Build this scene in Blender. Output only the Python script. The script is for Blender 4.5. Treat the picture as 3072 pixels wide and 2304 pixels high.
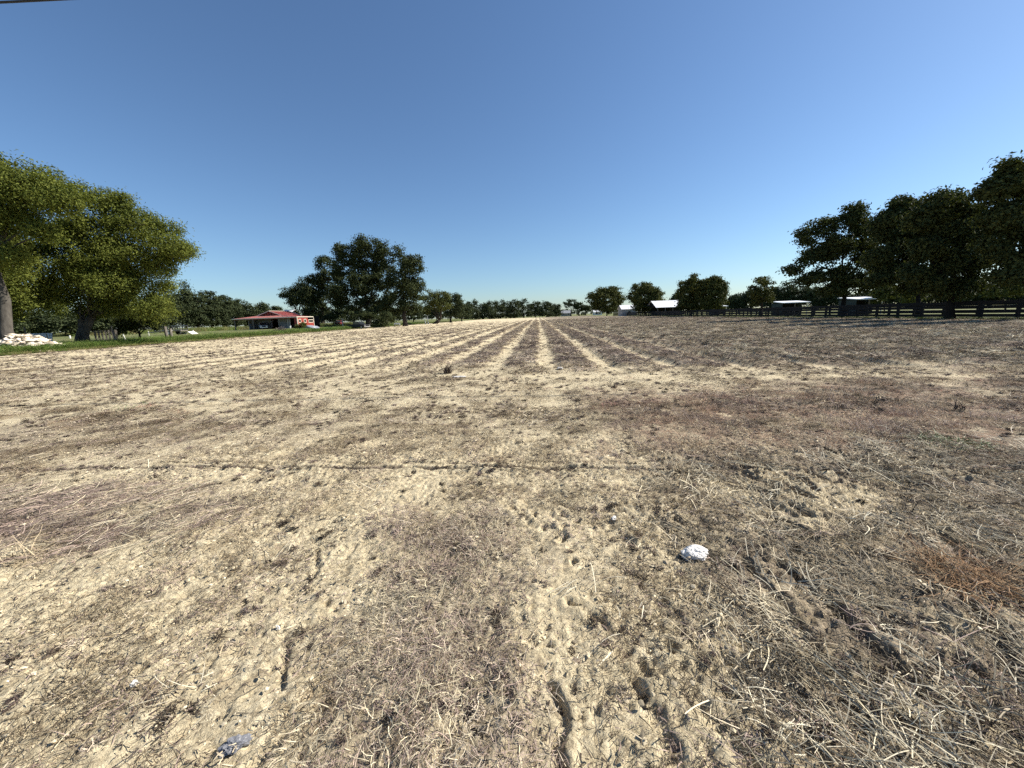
import bpy, math, random
import numpy as np
from mathutils import Matrix, Vector

for o in list(bpy.data.objects):
    bpy.data.objects.remove(o)
SC = bpy.context.scene
COL = SC.collection
rng = np.random.default_rng(7)
R_ = math.radians

# ------------------------------------------------------------------ camera
CAM_H, F_PX, PW, PH = 1.65, 1154.0, 3072.0, 2304.0
PITCH, YAW, ROLL = R_(10.0), R_(4.1), R_(2.05)
_f = np.array([-math.sin(YAW) * math.cos(PITCH), math.cos(YAW) * math.cos(PITCH), -math.sin(PITCH)])
_r0 = np.array([math.cos(YAW), math.sin(YAW), 0.0])
_u0 = np.cross(_r0, _f)
CR = _r0 * math.cos(ROLL) - _u0 * math.sin(ROLL)
CU = _u0 * math.cos(ROLL) + _r0 * math.sin(ROLL)
CF = _f
CP = np.array([0.0, 0.0, CAM_H])
cam = bpy.data.cameras.new('camera')
cam.sensor_width = 36.0
cam.lens = F_PX / PW * 36.0
cam.clip_start, cam.clip_end = 0.05, 6000
camo = bpy.data.objects.new('camera', cam)
COL.objects.link(camo)
M = Matrix.Identity(4)
for i in range(3):
    M[i][0], M[i][1], M[i][2], M[i][3] = CR[i], CU[i], -CF[i], CP[i]
camo.matrix_world = M
SC.camera = camo

# ------------------------------------------------------------------ sky, sun, exposure
SUN_AZ, SUN_EL = R_(76), R_(39)          # azimuth clockwise from the row direction (+Y)
world = bpy.data.worlds.new('World')
SC.world = world
world.use_nodes = True
nt = world.node_tree
nt.nodes.clear()
sky = nt.nodes.new('ShaderNodeTexSky')
sky.sky_type = 'NISHITA'
sky.sun_disc = False
sky.sun_elevation = SUN_EL
sky.sun_rotation = SUN_AZ
sky.altitude = 0
sky.air_density = 1.0
sky.dust_density = 0.45
sky.ozone_density = 3.5
bg = nt.nodes.new('ShaderNodeBackground')
bg.inputs[1].default_value = 0.071
wo = nt.nodes.new('ShaderNodeOutputWorld')
hs = nt.nodes.new('ShaderNodeMix')      # white balance of the photograph, the same over the whole sky
hs.data_type = 'RGBA'
hs.blend_type = 'MULTIPLY'
hs.inputs[0].default_value = 1.0
hs.inputs[7].default_value = (0.86, 0.985, 1.08, 1)
nt.links.new(sky.outputs[0], hs.inputs[6])
nt.links.new(hs.outputs[2], bg.inputs[0])
nt.links.new(bg.outputs[0], wo.inputs[0])
sun = bpy.data.lights.new('sun', 'SUN')
sun.energy = 5.0
sun.angle = R_(0.53)
sun.color = (1.0, 0.94, 0.84)
suno = bpy.data.objects.new('sun', sun)
COL.objects.link(suno)
sd = Vector((math.sin(SUN_AZ) * math.cos(SUN_EL), math.cos(SUN_AZ) * math.cos(SUN_EL), math.sin(SUN_EL)))
suno.rotation_euler = sd.to_track_quat('Z', 'Y').to_euler()
suno.location = (60, 30, 60)
vs = SC.view_settings
vs.view_transform = 'Standard'
vs.look = 'None'
vs.exposure = 0.85
vs.gamma = 1.0
SC.cycles.use_denoising = False
SC.cycles.use_adaptive_sampling = True
SC.cycles.adaptive_threshold = 0.02
SC.cycles.max_bounces = 6
SC.cycles.diffuse_bounces = 3
SC.cycles.transparent_max_bounces = 8

# ------------------------------------------------------------------ helpers
def ray(px, py):
    return (px - PW / 2) / F_PX * CR - (py - PH / 2) / F_PX * CU + CF
def at(px, py, Y):
    """photo pixel -> world point at row distance Y"""
    d = ray(px, py)
    return CP + d * (Y / d[1])
def atX(px, py, X):
    d = ray(px, py)
    return CP + d * (X / d[0])
def gnd(px, py, z=0.0):
    d = ray(px, py)
    return CP + d * ((z - CAM_H) / d[2])

def smooth(a, b, x):
    t = np.clip((x - a) / (b - a), 0, 1)
    return t * t * (3 - 2 * t)

def hash2(ix, iy, s):
    h = (ix.astype(np.int64) * 374761393 + iy.astype(np.int64) * 668265263 + s * 974711) & 0xffffffff
    h = ((h ^ (h >> 13)) * 1274126177) & 0xffffffff
    h = (h ^ (h >> 16)) & 0xffffffff
    return h / 4294967295.0
def vn(x, y, s=0):
    ix, iy = np.floor(x), np.floor(y)
    fx, fy = x - ix, y - iy
    fx = fx * fx * fx * (fx * (fx * 6 - 15) + 10)
    fy = fy * fy * fy * (fy * (fy * 6 - 15) + 10)
    a, b = hash2(ix, iy, s), hash2(ix + 1, iy, s)
    c, d = hash2(ix, iy + 1, s), hash2(ix + 1, iy + 1, s)
    return (a + (b - a) * fx) * (1 - fy) + (c + (d - c) * fx) * fy
def fbm(x, y, s=0, o=4):
    t, a, n = 0.0, 0.5, 0.0
    for i in range(o):
        c, sn = math.cos(i * 1.1), math.sin(i * 1.1)
        t = t + a * vn((x * c - y * sn) * 2 ** i + 13.7 * i, (x * sn + y * c) * 2 ** i - 7.3 * i, s + i * 17)
        n += a
        a *= 0.5
    return t / n

def link(o, parent=None):
    COL.objects.link(o)
    if parent is not None:
        o.parent = parent
    return o
def mesh_np(name, V, F, mat=None, smooth_=False):
    """V (n,3) float, F (m,k) int"""
    V = np.asarray(V, np.float32)
    F = np.asarray(F, np.int32)
    me = bpy.data.meshes.new(name)
    m, k = F.shape
    me.vertices.add(len(V))
    me.vertices.foreach_set('co', V.ravel())
    me.loops.add(m * k)
    me.loops.foreach_set('vertex_index', F.ravel())
    me.polygons.add(m)
    me.polygons.foreach_set('loop_start', np.arange(0, m * k, k, dtype=np.int32))
    me.polygons.foreach_set('loop_total', np.full(m, k, np.int32))
    me.polygons.foreach_set('use_smooth', np.full(m, smooth_, bool))
    if mat is not None:
        me.materials.append(mat)
    me.update(calc_edges=True)
    return me

class MB:
    """collects simple solids into one mesh"""
    def __init__(s):
        s.v, s.f = [], []
    def add(s, v, f):
        o = len(s.v)
        s.v += [tuple(map(float, p)) for p in v]
        s.f += [tuple(i + o for i in q) for q in f]
        return s
    def box(s, x0, x1, y0, y1, z0, z1):
        return s.add([(x0, y0, z0), (x1, y0, z0), (x1, y1, z0), (x0, y1, z0), (x0, y0, z1), (x1, y0, z1), (x1, y1, z1), (x0, y1, z1)],
                     [(3, 2, 1, 0), (4, 5, 6, 7), (0, 1, 5, 4), (1, 2, 6, 5), (2, 3, 7, 6), (3, 0, 4, 7)])
    def bar(s, a, b, w, h, up=(0, 0, 1)):
        a, b = np.array(a, float), np.array(b, float)
        d = b - a
        d = d / np.linalg.norm(d)
        u = np.array(up, float)
        if abs(d @ u) > 0.98:
            u = np.array((0, 1.0, 0))
        x = np.cross(d, u)
        x /= np.linalg.norm(x)
        y = np.cross(x, d)
        v = [p + x * sx * w / 2 + y * sy * h / 2 for p in (a, b) for sx, sy in ((-1, -1), (1, -1), (1, 1), (-1, 1))]
        return s.add(v, [(0, 1, 2, 3), (7, 6, 5, 4), (0, 4, 5, 1), (1, 5, 6, 2), (2, 6, 7, 3), (3, 7, 4, 0)])
    def tube(s, pts, rad, n=8, cap=True):
        pts = [np.array(p, float) for p in pts]
        if not hasattr(rad, '__len__'):
            rad = [rad] * len(pts)
        v = []
        for i, p in enumerate(pts):
            d = pts[min(i + 1, len(pts) - 1)] - pts[max(i - 1, 0)]
            d = d / (np.linalg.norm(d) + 1e-9)
            u = np.array((0, 0, 1.0)) if abs(d[2]) < 0.9 else np.array((0, 1.0, 0))
            x = np.cross(d, u)
            x /= np.linalg.norm(x)
            y = np.cross(d, x)
            for k in range(n):
                a = 2 * math.pi * k / n
                v.append(p + (x * math.cos(a) + y * math.sin(a)) * rad[i])
        f = []
        for i in range(len(pts) - 1):
            for k in range(n):
                a, b = i * n + k, i * n + (k + 1) % n
                f.append((a, b, b + n, a + n))
        if cap:
            f.append(tuple(range(n))[::-1])
            f.append(tuple(range((len(pts) - 1) * n, len(pts) * n)))
        return s.add(v, f)
    def prism(s, poly, axis, a, b):
        """poly: 2-D outline, extruded along axis ('x','y','z') from a to b"""
        def P(u, w, t):
            return {'x': (t, u, w), 'y': (u, t, w), 'z': (u, w, t)}[axis]
        n = len(poly)
        v = [P(u, w, a) for u, w in poly] + [P(u, w, b) for u, w in poly]
        f = [tuple(range(n))[::-1], tuple(range(n, 2 * n))] + [(i, (i + 1) % n, n + (i + 1) % n, n + i) for i in range(n)]
        return s.add(v, f)
    def mesh(s, name, mat, smooth_=False):
        me = bpy.data.meshes.new(name)
        me.from_pydata(s.v, [], s.f)
        me.materials.append(mat)
        if smooth_:
            me.polygons.foreach_set('use_smooth', [True] * len(me.polygons))
        me.update()
        import bmesh
        bm = bmesh.new()
        bm.from_mesh(me)
        bmesh.ops.recalc_face_normals(bm, faces=bm.faces)
        bm.to_mesh(me)
        bm.free()
        return me
    def build(s, name, mat, parent=None, smooth_=False, bevel=0.0):
        o = bpy.data.objects.new(name, s.mesh(name, mat, smooth_))
        if bevel:
            b = o.modifiers.new('bevel', 'BEVEL')
            b.width = bevel
            b.segments = 2
            b.limit_method = 'ANGLE'
        return link(o, parent)

def tag(o, label, cat, group=None):
    o['label'] = label
    o['category'] = cat
    if group:
        o['group'] = group
    return o
def thing(name, label, cat, loc=(0, 0, 0), rz=0.0, group=None):
    o = bpy.data.objects.new(name, None)
    o.empty_display_size = 0.3
    o.location = tuple(map(float, loc))
    o.rotation_euler = (0, 0, rz)
    link(o)
    return tag(o, label, cat, group)
def struct(o):
    o['kind'] = 'structure'
    return o

# ------------------------------------------------------------------ materials
def newmat(name):
    m = bpy.data.materials.new(name)
    m.use_nodes = True
    t = m.node_tree
    b = t.nodes['Principled BSDF']
    return m, t, b
def N(t, kind, **kw):
    n = t.nodes.new(kind)
    for k, v in kw.items():
        setattr(n, k, v)
    return n
def ramp(t, stops, src=None, interp='LINEAR'):
    n = t.nodes.new('ShaderNodeValToRGB')
    e = n.color_ramp.elements
    n.color_ramp.interpolation = interp
    while len(e) < len(stops):
        e.new(0.5)
    for k, (p, c) in enumerate(stops):
        e[k].position = p
        e[k].color = (*c, 1) if len(c) == 3 else c
    if src is not None:
        t.links.new(src, n.inputs[0])
    return n
def noise(t, scale, detail=4, rough=0.55, vec=None, dist=0.0):
    n = t.nodes.new('ShaderNodeTexNoise')
    n.inputs['Scale'].default_value = scale
    n.inputs['Detail'].default_value = detail
    n.inputs['Roughness'].default_value = rough
    n.inputs['Distortion'].default_value = dist
    if vec is not None:
        t.links.new(vec, n.inputs['Vector'])
    return n
def mixc(t, fac, a, b, mode='MIX'):
    n = t.nodes.new('ShaderNodeMix')
    n.data_type = 'RGBA'
    n.blend_type = mode
    for sock, v in ((0, fac), (6, a), (7, b)):
        if hasattr(v, 'is_linked'):
            t.links.new(v, n.inputs[sock])
        elif sock == 0:
            n.inputs[0].default_value = v
        else:
            n.inputs[sock].default_value = (*v, 1)
    return n.outputs[2]
def math_(t, op, a, b=None):
    n = t.nodes.new('ShaderNodeMath')
    n.operation = op
    for i, v in ((0, a), (1, b)):
        if v is None:
            continue
        if hasattr(v, 'is_linked'):
            t.links.new(v, n.inputs[i])
        else:
            n.inputs[i].default_value = v
    return n.outputs[0]
def simple(name, c1, c2=None, scale=6.0, rough=0.8, spec=0.3, bump=0.0, metal=0.0, stretch=(1, 1, 1)):
    """weathered paint / wood / metal: two tones through noise and a fine bump"""
    m, t, b = newmat(name)
    c2 = c2 or tuple(x * 0.75 for x in c1)
    tc = N(t, 'ShaderNodeTexCoord')
    mp = N(t, 'ShaderNodeMapping')
    mp.inputs['Scale'].default_value = stretch
    t.links.new(tc.outputs['Object'], mp.inputs[0])
    n1 = noise(t, scale, 5, 0.6, mp.outputs[0])
    r = ramp(t, [(0.3, c1), (0.7, c2)], n1.outputs[0])
    t.links.new(r.outputs[0], b.inputs['Base Color'])
    b.inputs['Roughness'].default_value = rough
    b.inputs['Specular IOR Level'].default_value = spec
    b.inputs['Metallic'].default_value = metal
    if bump:
        n2 = noise(t, scale * 6, 3, 0.6, mp.outputs[0])
        bp = N(t, 'ShaderNodeBump')
        bp.inputs['Strength'].default_value = bump
        bp.inputs['Distance'].default_value = 0.02
        t.links.new(n2.outputs[0], bp.inputs['Height'])
        t.links.new(bp.outputs[0], b.inputs['Normal'])
    return m
def leafmat(name, c_lo, c_hi, trans=0.22, rough=0.75):
    m, t, b = newmat(name)
    g = N(t, 'ShaderNodeNewGeometry')
    tc = N(t, 'ShaderNodeTexCoord')
    n1 = noise(t, 0.35, 2, 0.5, tc.outputs['Object'])
    f = math_(t, 'ADD', math_(t, 'MULTIPLY', g.outputs['Random Per Island'], 0.55), math_(t, 'MULTIPLY', n1.outputs[0], 0.45))
    r = ramp(t, [(0.15, c_lo), (0.8, c_hi)], f)
    t.links.new(r.outputs[0], b.inputs['Base Color'])
    b.inputs['Roughness'].default_value = rough
    b.inputs['Specular IOR Level'].default_value = 0.12
    tr = N(t, 'ShaderNodeBsdfTranslucent')
    tcol = mixc(t, 1.0, r.outputs[0], (1.0, 1.0, 0.45), 'MULTIPLY')
    t.links.new(tcol, tr.inputs[0])
    mx = N(t, 'ShaderNodeMixShader')
    mx.inputs[0].default_value = trans
    t.links.new(b.outputs[0], mx.inputs[1])
    t.links.new(tr.outputs[0], mx.inputs[2])
    t.links.new(mx.outputs[0], t.nodes['Material Output'].inputs[0])
    return m
def blademat(name, trans=0.15, rough=0.7, spread=0.5):
    """dry blades: point tint (per instance) times a random value per blade"""
    m, t, b = newmat(name)
    g = N(t, 'ShaderNodeNewGeometry')
    a = N(t, 'ShaderNodeAttribute')
    a.attribute_type = 'INSTANCER'
    a.attribute_name = 'tint'
    r = ramp(t, [(0.0, (1 - spread,) * 3), (0.55, (1.0, 1.0, 1.0)), (1.0, (1 + spread * 0.9, 1 + spread * 0.9, 1 + spread * 0.8))], g.outputs['Random Per Island'])
    c = mixc(t, 1.0, a.outputs['Color'], r.outputs[0], 'MULTIPLY')
    t.links.new(c, b.inputs['Base Color'])
    b.inputs['Roughness'].default_value = rough
    b.inputs['Specular IOR Level'].default_value = 0.2
    if trans:
        tr = N(t, 'ShaderNodeBsdfTranslucent')
        t.links.new(c, tr.inputs[0])
        mx = N(t, 'ShaderNodeMixShader')
        mx.inputs[0].default_value = trans
        t.links.new(b.outputs[0], mx.inputs[1])
        t.links.new(tr.outputs[0], mx.inputs[2])
        t.links.new(mx.outputs[0], t.nodes['Material Output'].inputs[0])
    return m

def field_material():
    m, t, b = newmat('field_soil')
    geo = N(t, 'ShaderNodeNewGeometry')
    pos = geo.outputs['Position']
    cov_shade = N(t, 'ShaderNodeAttribute', attribute_name='cov_shade')     # rotted residue in the soil, plus painted shade in tread bars and straw
    red = N(t, 'ShaderNodeAttribute', attribute_name='red')
    n1 = noise(t, 0.9, 5, 0.6, pos)
    n2 = noise(t, 9.0, 6, 0.7, pos, 0.6)
    n3 = noise(t, 42.0, 5, 0.7, pos, 1.0)
    n4 = noise(t, 3.2, 5, 0.65, pos, 0.8)
    base = ramp(t, [(0.30, (0.34, 0.27, 0.17)), (0.47, (0.49, 0.41, 0.265)), (0.60, (0.64, 0.55, 0.375))], n2.outputs[0])
    b1 = mixc(t, ramp(t, [(0.42, (0, 0, 0)), (0.62, (1, 1, 1))], n1.outputs[0]).outputs[0], base.outputs[0], (0.57, 0.485, 0.32))
    # fine dark fragments in the crust
    fr = ramp(t, [(0.40, (1, 1, 1)), (0.47, (0, 0, 0))], n3.outputs[0])
    n5 = noise(t, 14.0, 6, 0.75, pos, 1.5)
    fr2 = ramp(t, [(0.40, (1, 1, 1)), (0.46, (0, 0, 0))], n5.outputs[0])
    frm = math_(t, 'MAXIMUM', math_(t, 'MULTIPLY', fr.outputs[0], 0.45), math_(t, 'MULTIPLY', fr2.outputs[0], 0.6))
    cln = N(t, 'ShaderNodeAttribute', attribute_name='clean')
    frm = math_(t, 'MULTIPLY', frm, math_(t, 'SUBTRACT', 1.0, math_(t, 'MULTIPLY', cln.outputs['Fac'], 0.85)))
    b2 = mixc(t, frm, b1, (0.14, 0.105, 0.068))
    # residue cover and painted shade
    cs = math_(t, 'ADD', cov_shade.outputs['Fac'], math_(t, 'MULTIPLY', math_(t, 'SUBTRACT', n4.outputs[0], 0.5), 1.3))
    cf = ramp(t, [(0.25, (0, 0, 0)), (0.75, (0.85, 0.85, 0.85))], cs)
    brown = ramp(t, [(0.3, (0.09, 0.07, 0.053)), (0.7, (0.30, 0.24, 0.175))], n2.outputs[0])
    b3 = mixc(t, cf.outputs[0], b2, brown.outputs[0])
    rf = math_(t, 'MULTIPLY', red.outputs['Fac'], ramp(t, [(0.4, (0, 0, 0)), (0.6, (1, 1, 1))], n4.outputs[0]).outputs[0])
    b4 = mixc(t, math_(t, 'MULTIPLY', rf, 0.6), b3, (0.30, 0.19, 0.13))
    t.links.new(b4, b.inputs['Base Color'])
    b.inputs['Roughness'].default_value = 0.95
    b.inputs['Specular IOR Level'].default_value = 0.1
    bp = N(t, 'ShaderNodeBump')
    bp.inputs['Strength'].default_value = 0.65
    bp.inputs['Distance'].default_value = 0.02
    vo = N(t, 'ShaderNodeTexVoronoi', feature='DISTANCE_TO_EDGE')
    vo.inputs['Scale'].default_value = 16.0
    vd = N(t, 'ShaderNodeVectorMath', operation='MULTIPLY_ADD')
    t.links.new(n5.outputs['Color'], vd.inputs[0])
    vd.inputs[1].default_value = (0.09, 0.09, 0.09)
    t.links.new(pos, vd.inputs[2])
    t.links.new(vd.outputs[0], vo.inputs['Vector'])
    crack = ramp(t, [(0.0, (0, 0, 0)), (0.10, (1, 1, 1))], vo.outputs[0])
    n6 = noise(t, 110.0, 4, 0.75, pos, 0.5)
    hsum = math_(t, 'ADD', math_(t, 'ADD', math_(t, 'MULTIPLY', n3.outputs[0], 1.1), n2.outputs[0]), math_(t, 'ADD', math_(t, 'MULTIPLY', crack.outputs[0], 0.35), math_(t, 'MULTIPLY', n6.outputs[0], 0.25)))
    t.links.new(hsum, bp.inputs['Height'])
    t.links.new(bp.outputs[0], b.inputs['Normal'])
    return m
def lawn_material(name, lo, hi, dry):
    m, t, b = newmat(name)
    geo = N(t, 'ShaderNodeNewGeometry')
    n1 = noise(t, 0.12, 5, 0.65, geo.outputs['Position'])
    n2 = noise(t, 4.0, 6, 0.75, geo.outputs['Position'])
    g = ramp(t, [(0.3, lo), (0.7, hi)], n2.outputs[0])
    c = mixc(t, ramp(t, [(0.45, (0, 0, 0)), (0.65, (0.7, 0.7, 0.7))], n1.outputs[0]).outputs[0], g.outputs[0], dry)
    t.links.new(c, b.inputs['Base Color'])
    b.inputs['Roughness'].default_value = 0.95
    b.inputs['Specular IOR Level'].default_value = 0.1
    bp = N(t, 'ShaderNodeBump')
    bp.inputs['Strength'].default_value = 1.0
    bp.inputs['Distance'].default_value = 0.08
    t.links.new(n2.outputs[0], bp.inputs['Height'])
    t.links.new(bp.outputs[0], b.inputs['Normal'])
    return m

MAT = {}
MAT['field'] = field_material()
MAT['lawn'] = lawn_material('mown_grass', (0.07, 0.09, 0.03), (0.15, 0.17, 0.065), (0.23, 0.20, 0.10))
MAT['pasture'] = lawn_material('pasture_grass', (0.09, 0.11, 0.04), (0.18, 0.19, 0.08), (0.26, 0.24, 0.13))
MAT['blade'] = blademat('dry_blade')
MAT['straw'] = blademat('straw', 0.1, 0.6, 0.45)
MAT['debris'] = blademat('leaf_debris', 0.0, 0.85, 0.6)
MAT['green'] = blademat('green_blade', 0.25, 0.6, 0.4)
MAT['bark'] = simple('bark', (0.075, 0.062, 0.05), (0.03, 0.026, 0.022), 5, 0.95, 0.1, 0.8, 0, (1, 1, 0.25))
MAT['bark_pale'] = simple('pale_bark', (0.11, 0.10, 0.085), (0.045, 0.04, 0.034), 4, 0.95, 0.1, 0.8, 0, (1, 1, 0.3))
MAT['leaf_left'] = leafmat('pecan_leaf', (0.042, 0.062, 0.012), (0.190, 0.210, 0.044), 0.3)
MAT['leaf_oak'] = leafmat('oak_leaf', (0.024, 0.034, 0.013), (0.062, 0.074, 0.026), 0.12)
MAT['leaf_far'] = leafmat('far_leaf', (0.026, 0.038, 0.018), (0.066, 0.080, 0.034), 0.12)
MAT['leaf_mid'] = leafmat('maple_leaf', (0.032, 0.044, 0.013), (0.115, 0.118, 0.036), 0.15)
MAT['leaf_right'] = leafmat('dark_leaf', (0.022, 0.033, 0.013), (0.085, 0.096, 0.032), 0.2)
MAT['leaf_shrub'] = leafmat('shrub_leaf', (0.045, 0.060, 0.016), (0.13, 0.14, 0.045), 0.2)
MAT['black_wood'] = simple('black_painted_wood', (0.008, 0.008, 0.009), (0.014, 0.013, 0.012), 8, 0.75, 0.25, 0.3, 0, (1, 0.2, 1))
MAT['old_wood'] = simple('weathered_wood', (0.22, 0.195, 0.165), (0.10, 0.088, 0.075), 6, 0.9, 0.15, 0.5, 0, (1, 1, 0.2))
MAT['white_paint'] = simple('white_paint', (0.78, 0.77, 0.73), (0.62, 0.60, 0.55), 3, 0.6, 0.4)
MAT['cream_trim'] = simple('cream_trim', (0.72, 0.66, 0.55), (0.58, 0.52, 0.42), 4, 0.6, 0.3)
MAT['red_roof'] = simple('red_roof_metal', (0.28, 0.062, 0.048), (0.20, 0.05, 0.042), 2, 0.5, 0.4)
MAT['red_wall'] = simple('red_wall_metal', (0.30, 0.048, 0.034), (0.21, 0.036, 0.028), 2, 0.6, 0.35)
MAT['pink_roof'] = simple('faded_red_roof', (0.36, 0.145, 0.125), (0.28, 0.10, 0.088), 2, 0.6, 0.35)
MAT['grey_metal'] = simple('grey_sheet_metal', (0.30, 0.31, 0.32), (0.20, 0.20, 0.205), 3, 0.5, 0.4)
MAT['galv'] = simple('galvanised_metal', (0.42, 0.43, 0.44), (0.28, 0.28, 0.28), 3, 0.4, 0.5, 0, 0.4)
MAT['white_roof'] = simple('white_metal_roof', (0.80, 0.81, 0.82), (0.70, 0.71, 0.72), 1.5, 0.45, 0.4)
MAT['green_wall'] = simple('grey_green_wall', (0.06, 0.075, 0.068), (0.045, 0.056, 0.052), 2, 0.8, 0.2)
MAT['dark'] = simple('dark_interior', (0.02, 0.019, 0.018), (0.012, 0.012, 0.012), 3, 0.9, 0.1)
MAT['concrete'] = simple('concrete', (0.42, 0.40, 0.36), (0.32, 0.30, 0.27), 2, 0.9, 0.2)
MAT['rock'] = simple('pale_rock', (0.78, 0.70, 0.58), (0.58, 0.50, 0.40), 7, 0.9, 0.15, 0.5)
MAT['rubber'] = simple('tyre_rubber', (0.02, 0.02, 0.02), (0.03, 0.03, 0.03), 5, 0.85, 0.2)
MAT['chrome'] = simple('chrome', (0.7, 0.7, 0.7), (0.6, 0.6, 0.6), 2, 0.25, 0.5, 0, 0.8)
MAT['black_car'] = simple('black_car_paint', (0.012, 0.013, 0.014), (0.018, 0.019, 0.02), 2, 0.5, 0.2)
MAT['red_car'] = simple('red_car_paint', (0.20, 0.025, 0.025), (0.16, 0.02, 0.02), 2, 0.35, 0.5)
MAT['grey_car'] = simple('silver_car_paint', (0.36, 0.37, 0.37), (0.30, 0.31, 0.31), 2, 0.35, 0.5)
MAT['glass'] = simple('dark_glass', (0.02, 0.025, 0.03), (0.03, 0.035, 0.04), 2, 0.1, 0.6)
MAT['tarp'] = simple('blue_grey_tarp', (0.34, 0.36, 0.40), (0.22, 0.235, 0.27), 3, 0.5, 0.4, 0.4)
MAT['white_plastic'] = simple('white_plastic_film', (0.78, 0.76, 0.72), (0.52, 0.49, 0.44), 25, 0.4, 0.5, 0.2)
MAT['blue_plastic'] = simple('grey_blue_plastic_film', (0.24, 0.24, 0.25), (0.16, 0.16, 0.17), 20, 0.35, 0.5, 0.2)
MAT['wire'] = simple('black_cable', (0.015, 0.015, 0.02), (0.02, 0.02, 0.025), 4, 0.6, 0.3)
MAT['twig'] = simple('dead_twig', (0.16, 0.125, 0.105), (0.085, 0.065, 0.055), 8, 0.95, 0.1, 0.4)

# ------------------------------------------------------------------ terrain
ROW_W, ROW_0 = 1.83, 0.42            # row spacing and the X of one furrow
FX0, FX1, FY1 = -42.0, 36.6, 285.0   # field edges
def row_start(x):
    return 11.3 - 0.17 * x
def row_mask(x, y):
    w = 0.5 * (vn(x * 0.55, y * 0.2, 3) - 0.5)
    m = smooth(-0.3, 2.6, y - row_start(x) + w)
    return m * smooth(FX0 + 0.3, FX0 + 2.5, x) * (1 - smooth(FX1 - 2.5, FX1 - 0.3, x))
def ridge(x, y):
    ph = (x - ROW_0 + 0.22 * (fbm(x * 0.12, y * 0.07, 5, 2) - 0.5)) / ROW_W
    r = 0.5 - 0.5 * np.cos(2 * math.pi * ph)
    return smooth(0.10, 0.62, r)
HOLES = [(1545, 1528, .06), (1600, 1545, .05), (1690, 1540, .075), (1725, 1562, .05), (1640, 1580, .06), (1690, 1585, .05), (1695, 1612, .06),
         (1905, 1605, .06), (1895, 1640, .05), (1715, 1690, .05), (1730, 1820, .06), (1790, 1850, .07), (1595, 1745, .05), (885, 1602, .045), (130, 1760, .06),
         (980, 1810, .06), (1190, 2040, .07), (1865, 1970, .06), (1925, 2010, .06), (1650, 1960, .05), (1520, 2085, .05), (2010, 1940, .06), (2890, 1990, .08),
         (2780, 1900, .05), (2480, 1760, .06), (430, 2020, .04), (1270, 1840, .04), (2950, 1630, .07)]
HOLES = [(*gnd(a, b)[:2], r) for a, b, r in HOLES]
# shallow grooves left by wheels: polyline in photo pixels, half width, depth
GROOVES = [([(0, 1412), (400, 1404), (900, 1408), (1500, 1402), (2000, 1412), (3060, 1418)], .04, .046),
           ([(0, 1392), (600, 1388), (1100, 1390), (1700, 1384)], .03, .02),
           ([(1640, 2060), (1668, 2110), (1690, 2160), (1675, 2230), (1690, 2310)], .03, .032),
           ([(1700, 1805), (1760, 1840), (1820, 1880)], .02, .022),
           ([(950, 1650), (952, 1690), (948, 1720)], .018, .022),
           ([(855, 1880), (862, 1940), (850, 1990), (845, 2060)], .022, .02),
           ([(2080, 2080), (2160, 2160), (2220, 2250), (2260, 2310)], .05, .03),
           ([(2350, 1690), (2470, 1790), (2600, 1920), (2780, 2100), (2960, 2290)], .05, .035),
           ([(2230, 1680), (2330, 1800), (2450, 1960), (2560, 2120), (2650, 2300)], .05, .03),
           ([(2900, 1800), (2990, 1930), (3060, 2060)], .06, .045),
           ([(2760, 1560), (2900, 1680), (3060, 1800)], .06, .03),
           ([(1905, 2040), (1960, 2130), (2010, 2240), (2030, 2310)], .04, .02)]
for a, b in (((2236, 1427), (2315, 1458)), ((2364, 1463), (2434, 1498)), ((2240, 1463), (2311, 1485)), ((2428, 1421), (2468, 1434)), ((2482, 1392), (2526, 1405)), ((2403, 1436), (2451, 1476)),
             ((2377, 1520), (2416, 1550)), ((2434, 1397), (2473, 1416)), ((2381, 1581), (2425, 1603)), ((2262, 1500), (2330, 1522)), ((2300, 1545), (2362, 1572)), ((2215, 1400), (2262, 1412))):   # tread bars of a tractor tyre
    GROOVES.append(([a, b], .042, .055))
GROOVES = [([gnd(*p)[:2] for p in L], w, d) for L, w, d in GROOVES]
def seg_dist(x, y, a, b):
    dx, dy = b[0] - a[0], b[1] - a[1]
    t = np.clip(((x - a[0]) * dx + (y - a[1]) * dy) / (dx * dx + dy * dy + 1e-12), 0, 1)
    return np.hypot(x - a[0] - t * dx, y - a[1] - t * dy)
TZ = gnd(2372, 1482)[:2]
def tread_zone(x, y):
    return 1 - smooth(0.7, 1.15, np.hypot((x - TZ[0]) / 0.75, (y - TZ[1]) / 0.62) + 0.3 * (fbm(x * 3, y * 3, 161, 2) - .5))
def clean(x, y):
    """bare washed sand in the furrow bottoms and on the track along the row ends"""
    f = smooth(-0.2, 1.0, y - row_start(x)) * (1 - smooth(0.0, 0.32, ridge(x, y))) * (0.25 + 0.75 * smooth(-9, -2, x)) * (1 - 0.75 * smooth(8, 26, x))
    t = np.exp(-((y - row_start(x) + 0.55 + 0.3 * fbm(x * .4, y * .4, 163, 2)) / 0.28) ** 2) * smooth(-4, 0, x) * 0.8
    return np.clip(np.maximum(f, t) * (0.25 + 1.0 * fbm(x * 0.9, y * 0.6, 165, 3)), 0, 1)
def mat_zone(x, y):
    """short purple-brown mat of dead grass in the middle of the headland"""
    c = -0.52 - 0.16 * (y - 1.2)
    z = 1 - smooth(0.30, 0.75, np.abs(x - c) + 1.1 * (fbm(x * 2.6, y * 2.3, 21, 5) - 0.5))
    return z * (1 - smooth(2.6, 3.3, y))
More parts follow.
